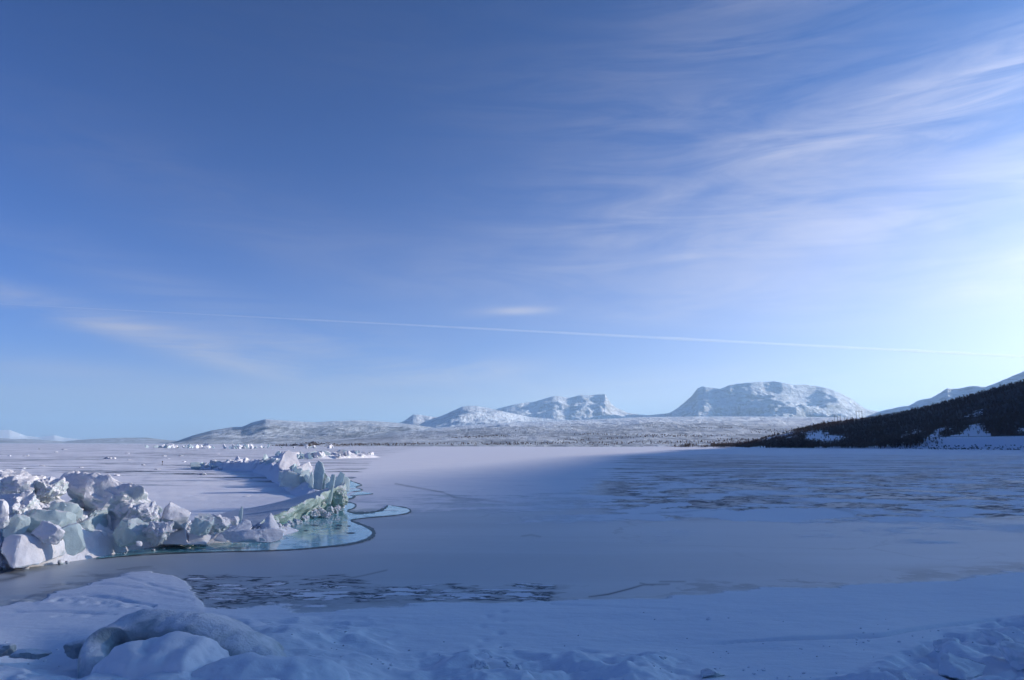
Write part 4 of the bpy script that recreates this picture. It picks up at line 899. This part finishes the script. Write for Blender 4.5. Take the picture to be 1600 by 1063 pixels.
for k, (uu, vt, vb, w_) in enumerate([(750, 1036, 1058, 26), (790, 1034, 1050, 18), (812, 1040, 1056, 16), (1112, 1046, 1060, 40), (1480, 1000, 1024, 44), (1560, 990, 1012, 40), (1590, 1012, 1050, 60), (1500, 1030, 1060, 70), (1400, 1046, 1070, 60), (1030, 1026, 1036, 24)]):
    p = gp(uu, vb); d_ = p[1]
    blk(uu, vt, vb, w_, d_, 'snowy' if k > 3 else 'block', ['clear crumbled chunk of shore ice among footprints', 'small upright clear chunk beside the crumbled one', 'small clear chunk behind the footprints', 'long crumbled chunk of shore ice alone in the drift', 'squat snowy chunk at the end of the long crack', 'snowy chunk behind the squat one at the crack', 'snowy block sunk deep in the lumpy shore drift', 'widest snowy chunk in the lumpy shore drift', 'flat snowy chunk before the widest one', 'tiny flat snowy chunk near the long crumbled chunk'][k], 0.8, k, (0.2, 0.1), name='shore_ice_chunk', cat='ice chunk', group='chunks of shore ice in the foreground', rough=0.07)

# countless crumbs of crust and ice over the shore snow
q, f = block_verts((1, 1, 0.7), 55, 2, cuts=6); Vs, Fs, n_ = [], [], 0
for k in range(1700):
    uu, vv = RNG.uniform(-20, 1620), RNG.uniform(955, 1062) ** 1.0
    w_ = fbm(np.array([uu / 90.0]), np.array([vv / 22.0]), o=3)[0]
    near = max(0.0, min(1.0, (vv - 1000) / 50)) if uu < 1300 else max(0.0, min(1.0, (vv - 960) / 50))
    if RNG.uniform() > 0.015 + 0.6 * near * (w_ > 0.05): continue
    p = gp(uu, vv); sz = RNG.uniform(0.015, 0.05) * (1 + 1.2 * (RNG.uniform() > 0.93)); zz = float(height(np.array([p[0]]), np.array([p[1]]))[0])
    Vs.append(q * sz * RNG.uniform(0.7, 1.5, 3) + [p[0], p[1], zz + sz * 0.15]); Fs.append(f + n_); n_ += len(q)
o = mesh_obj('snow_crumbs', np.concatenate(Vs), np.concatenate(Fs), M['snowm'], smooth=False); tag(o, 'loose crumbs of crusted snow strewn over the shore', 'snow crumbs', kind='stuff')

# ---------------------------------------------------------------- far shore: thickets, lowland wood, islet, shore rocks
for k, (uu, vb, w_, h_) in enumerate([(1072, 699, 26, 6), (1100, 698.5, 20, 4), (1136, 698.5, 36, 7), (1170, 698.5, 22, 5), (1205, 698.5, 30, 9), (1228, 698.5, 34, 13), (1250, 699, 28, 14), (1268, 698.5, 30, 12), (1290, 698, 22, 7),
                                      (1318, 699, 24, 10), (1338, 698.5, 24, 9), (1356, 699, 24, 8), (1386, 698.5, 26, 11), (1408, 698.5, 30, 14), (1432, 698.5, 28, 13), (1458, 697.5, 20, 5)]):
    a_ = math.degrees(azel(uu, vb)[0]); rbase = float(np.interp(a_, HA, RS_)) + 16
    n_ = int(10 + w_ * 0.9); wid_ = w_ * rbase / FPX
    aa = a_ + np.degrees(RNG.normal(0, 0.27, n_) * wid_ / rbase); ra = rbase + RNG.uniform(-6, 9, n_); za = np.maximum(hill_z(aa, ra), 0)
    P3 = np.stack([ra * np.sin(np.radians(aa)), ra * np.cos(np.radians(aa)), za], -1); c = P3.mean(0); c[2] = za.min()
    o = trees_mesh('birch_thicket', P3 - c, RNG.uniform(0.6, 1.1, n_) * h_ * rbase / FPX, 1.3); o.location = c
    tag(o, ('tall ' if h_ > 9 else 'knee-low ' if h_ < 6 else 'low ') + ('broad' if w_ > 27 else 'narrow' if w_ < 23 else 'rounded') + ' leafless birch thicket on the snowy shore below the hill', 'thicket', 'birch thickets along the right shore')
# lowland shore wood
lowland = [o for o in scene.objects if o.name.startswith('lowland')][0]
co = np.empty(len(lowland.data.vertices) * 3); lowland.data.vertices.foreach_get('co', co); co = co.reshape(-1, 3)
ncol = int(np.where(np.abs(np.diff(np.hypot(co[:, 0], co[:, 1]))) > 20)[0][0]) + 1; G = co.reshape(-1, ncol, 3)
nrow = int(np.searchsorted(np.hypot(G[:, ncol // 2, 0], G[:, ncol // 2, 1]), 2600))
ri = RNG.uniform(1, nrow, 60000); ci = RNG.uniform(0, ncol - 1.001, 60000); i0, j0 = ri.astype(int), ci.astype(int); fi, fj = (ri - i0)[:, None], (ci - j0)[:, None]
cand = (G[i0, j0] * (1 - fj) + G[i0, j0 + 1] * fj) * (1 - fi) + (G[i0 + 1, j0] * (1 - fj) + G[i0 + 1, j0 + 1] * fj) * fi
kk = fbm(cand[:, 0] / 260 + 3, cand[:, 1] / 160, o=4) + 0.10 * np.clip(cand[:, 0] / 400, -2, 1) - 0.40 * sm(np.hypot(cand[:, 0], cand[:, 1]), 1300, 2000)
cand = cand[(kk > 0.0) & (cand[:, 2] > 0.1)][:2600]
o = trees_mesh('birch_wood', cand - [0, 0, 0.6], RNG.uniform(2.5, 4.5, len(cand)), 1.3); tag(o, 'distant scattered birch wood on the valley floor', 'forest', kind='stuff')
# islet
def islet():
    n_ = 60; m2 = 16; a_ = np.linspace(0, 2 * math.pi, n_, endpoint=False); s_ = np.linspace(0, 1, m2); S_, A2 = np.meshgrid(s_, a_, indexing='ij')
    c = gp_at(487, 1080); x = c[0] + S_ * 58 * np.cos(A2); y = c[1] + S_ * 30 * np.sin(A2)
    z = 5.0 * (1 - S_ ** 2) * (0.75 + 0.9 * fbm(x / 14, y / 14, o=4)) - 0.4 * S_
    o = mesh_obj('islet', np.stack([x, y, z], -1).reshape(-1, 3), grid_faces(m2, n_, True)[:, ::-1].copy(), M['isl']); tag(o, 'low brown rocky islet on the frozen lake', kind='structure')
    P3 = np.stack([x, y, z], -1).reshape(-1, 3); P3 = P3[RNG.permutation(len(P3))[:260]]
    o = trees_mesh('islet_scrub', P3, RNG.uniform(1.0, 2.6, len(P3)), 1.5, M['rust']); tag(o, 'rusty brown scrub growing on the islet', 'scrub', kind='stuff')
mi, ti = new_mat('islet_ground'); pos = ti.n('ShaderNodeNewGeometry').outputs['Position']; ni = ti.noise(pos, 0.12, 5, 0.65)
pi_ = principled(ti, ti.mix(ti.sstep(ni, 0.45, 0.58), rgba(0.13, 0.095, 0.08), rgba(0.7, 0.72, 0.76)), 0.9, 0.1); out(ti, pi_.outputs[0]); M['isl'] = mi
M['rust'] = mat_simple('rusty_scrub', (0.10, 0.065, 0.05), 0.9, 0.1)
islet()
# rocks at the foot of the road embankment: far too many and small to tell apart
q, f = block_verts((1, 1, 1), 77, 3, cuts=6); Vs, Fs = [], []
for k in range(420):
    a_ = RNG.uniform(27.5, 42); r_ = np.interp(a_, HA, RS_) + RNG.uniform(-1, 12); s_ = RNG.uniform(0.5, 1.7)
    Vs.append(q * s_ * RNG.uniform(0.6, 1.2, 3) + [r_ * math.sin(R(a_)), r_ * math.cos(R(a_)), max(0, float(hill_z(a_, r_))) + 0.15]); Fs.append(f + k * len(q))
o = mesh_obj('shore_rocks', np.concatenate(Vs), np.concatenate(Fs), M['rock'], smooth=False); tag(o, 'dark boulders strewn along the foot of the road embankment', 'rocks', kind='stuff')

# ---------------------------------------------------------------- contrail, nine kilometres up
def trail_pt(u_, v_):
    e = azel(u_, v_)[1]; return at_r(u_, v_, (9000 - CAM_H) / e)
A3, B3 = trail_pt(0, 475), trail_pt(1600, 557.5)
ts = np.linspace(-0.15, 1.25, 120); n_ = 10; Vv = []
axis = (B3 - A3) / np.linalg.norm(B3 - A3); sd = np.cross(axis, [0, 0, 1]); sd /= np.linalg.norm(sd); uu3 = np.cross(sd, axis)
for t in ts:
    c = A3 + (B3 - A3) * t; r_ = np.interp(t, [-0.15, 0.1, 0.3, 0.6, 1.25], [25, 40, 90, 130, 190]) * (1 + 0.55 * float(fbm(np.array([t * 45]), np.array([1.5]), o=3)[0]))
    q = np.linspace(0, 2 * math.pi, n_, endpoint=False); Vv.append(c + r_ * (np.cos(q)[:, None] * sd + np.sin(q)[:, None] * uu3))
mc, tc = new_mat('contrail_vapour'); vs = tc.n('ShaderNodeVolumePrincipled'); vs.inputs['Color'].default_value = rgba(0.97, 0.98, 1.0); vs.inputs['Density'].default_value = 0.0013; vs.inputs['Anisotropy'].default_value = 0.4
out(tc, vs.outputs[0], True)
trail = mesh_obj('contrail', np.concatenate(Vv), [tuple(f) for f in grid_faces(len(ts), n_, True)] + [tuple(range(n_))[::-1], tuple(range((len(ts) - 1) * n_, len(ts) * n_))], mc)
import bmesh
bm_ = bmesh.new(); bm_.from_mesh(trail.data); bmesh.ops.recalc_face_normals(bm_, faces=bm_.faces); bm_.to_mesh(trail.data); bm_.free()
tag(trail, 'long thin white contrail slanting across the blue sky', 'contrail')

# ---------------------------------------------------------------- haze over lake, hills and mountains
HAZE = 3.7e-5
mh, th = new_mat('valley_haze'); vh = th.n('ShaderNodeVolumePrincipled'); vh.inputs['Color'].default_value = rgba(0.56, 0.81, 1.0); vh.inputs['Density'].default_value = HAZE; vh.inputs['Anisotropy'].default_value = 0.3
out(th, vh.outputs[0], True)
Hs = 46000.0; Vv = [(sx * Hs, sy * Hs, z_) for z_ in (-5.0, 1450.0) for sx, sy in ((-1, -1), (1, -1), (1, 1), (-1, 1))]
haze = mesh_obj('haze', Vv, [(3, 2, 1, 0), (4, 5, 6, 7), (0, 1, 5, 4), (1, 2, 6, 5), (2, 3, 7, 6), (3, 0, 4, 7)], mh, smooth=False); tag(haze, kind='stuff')
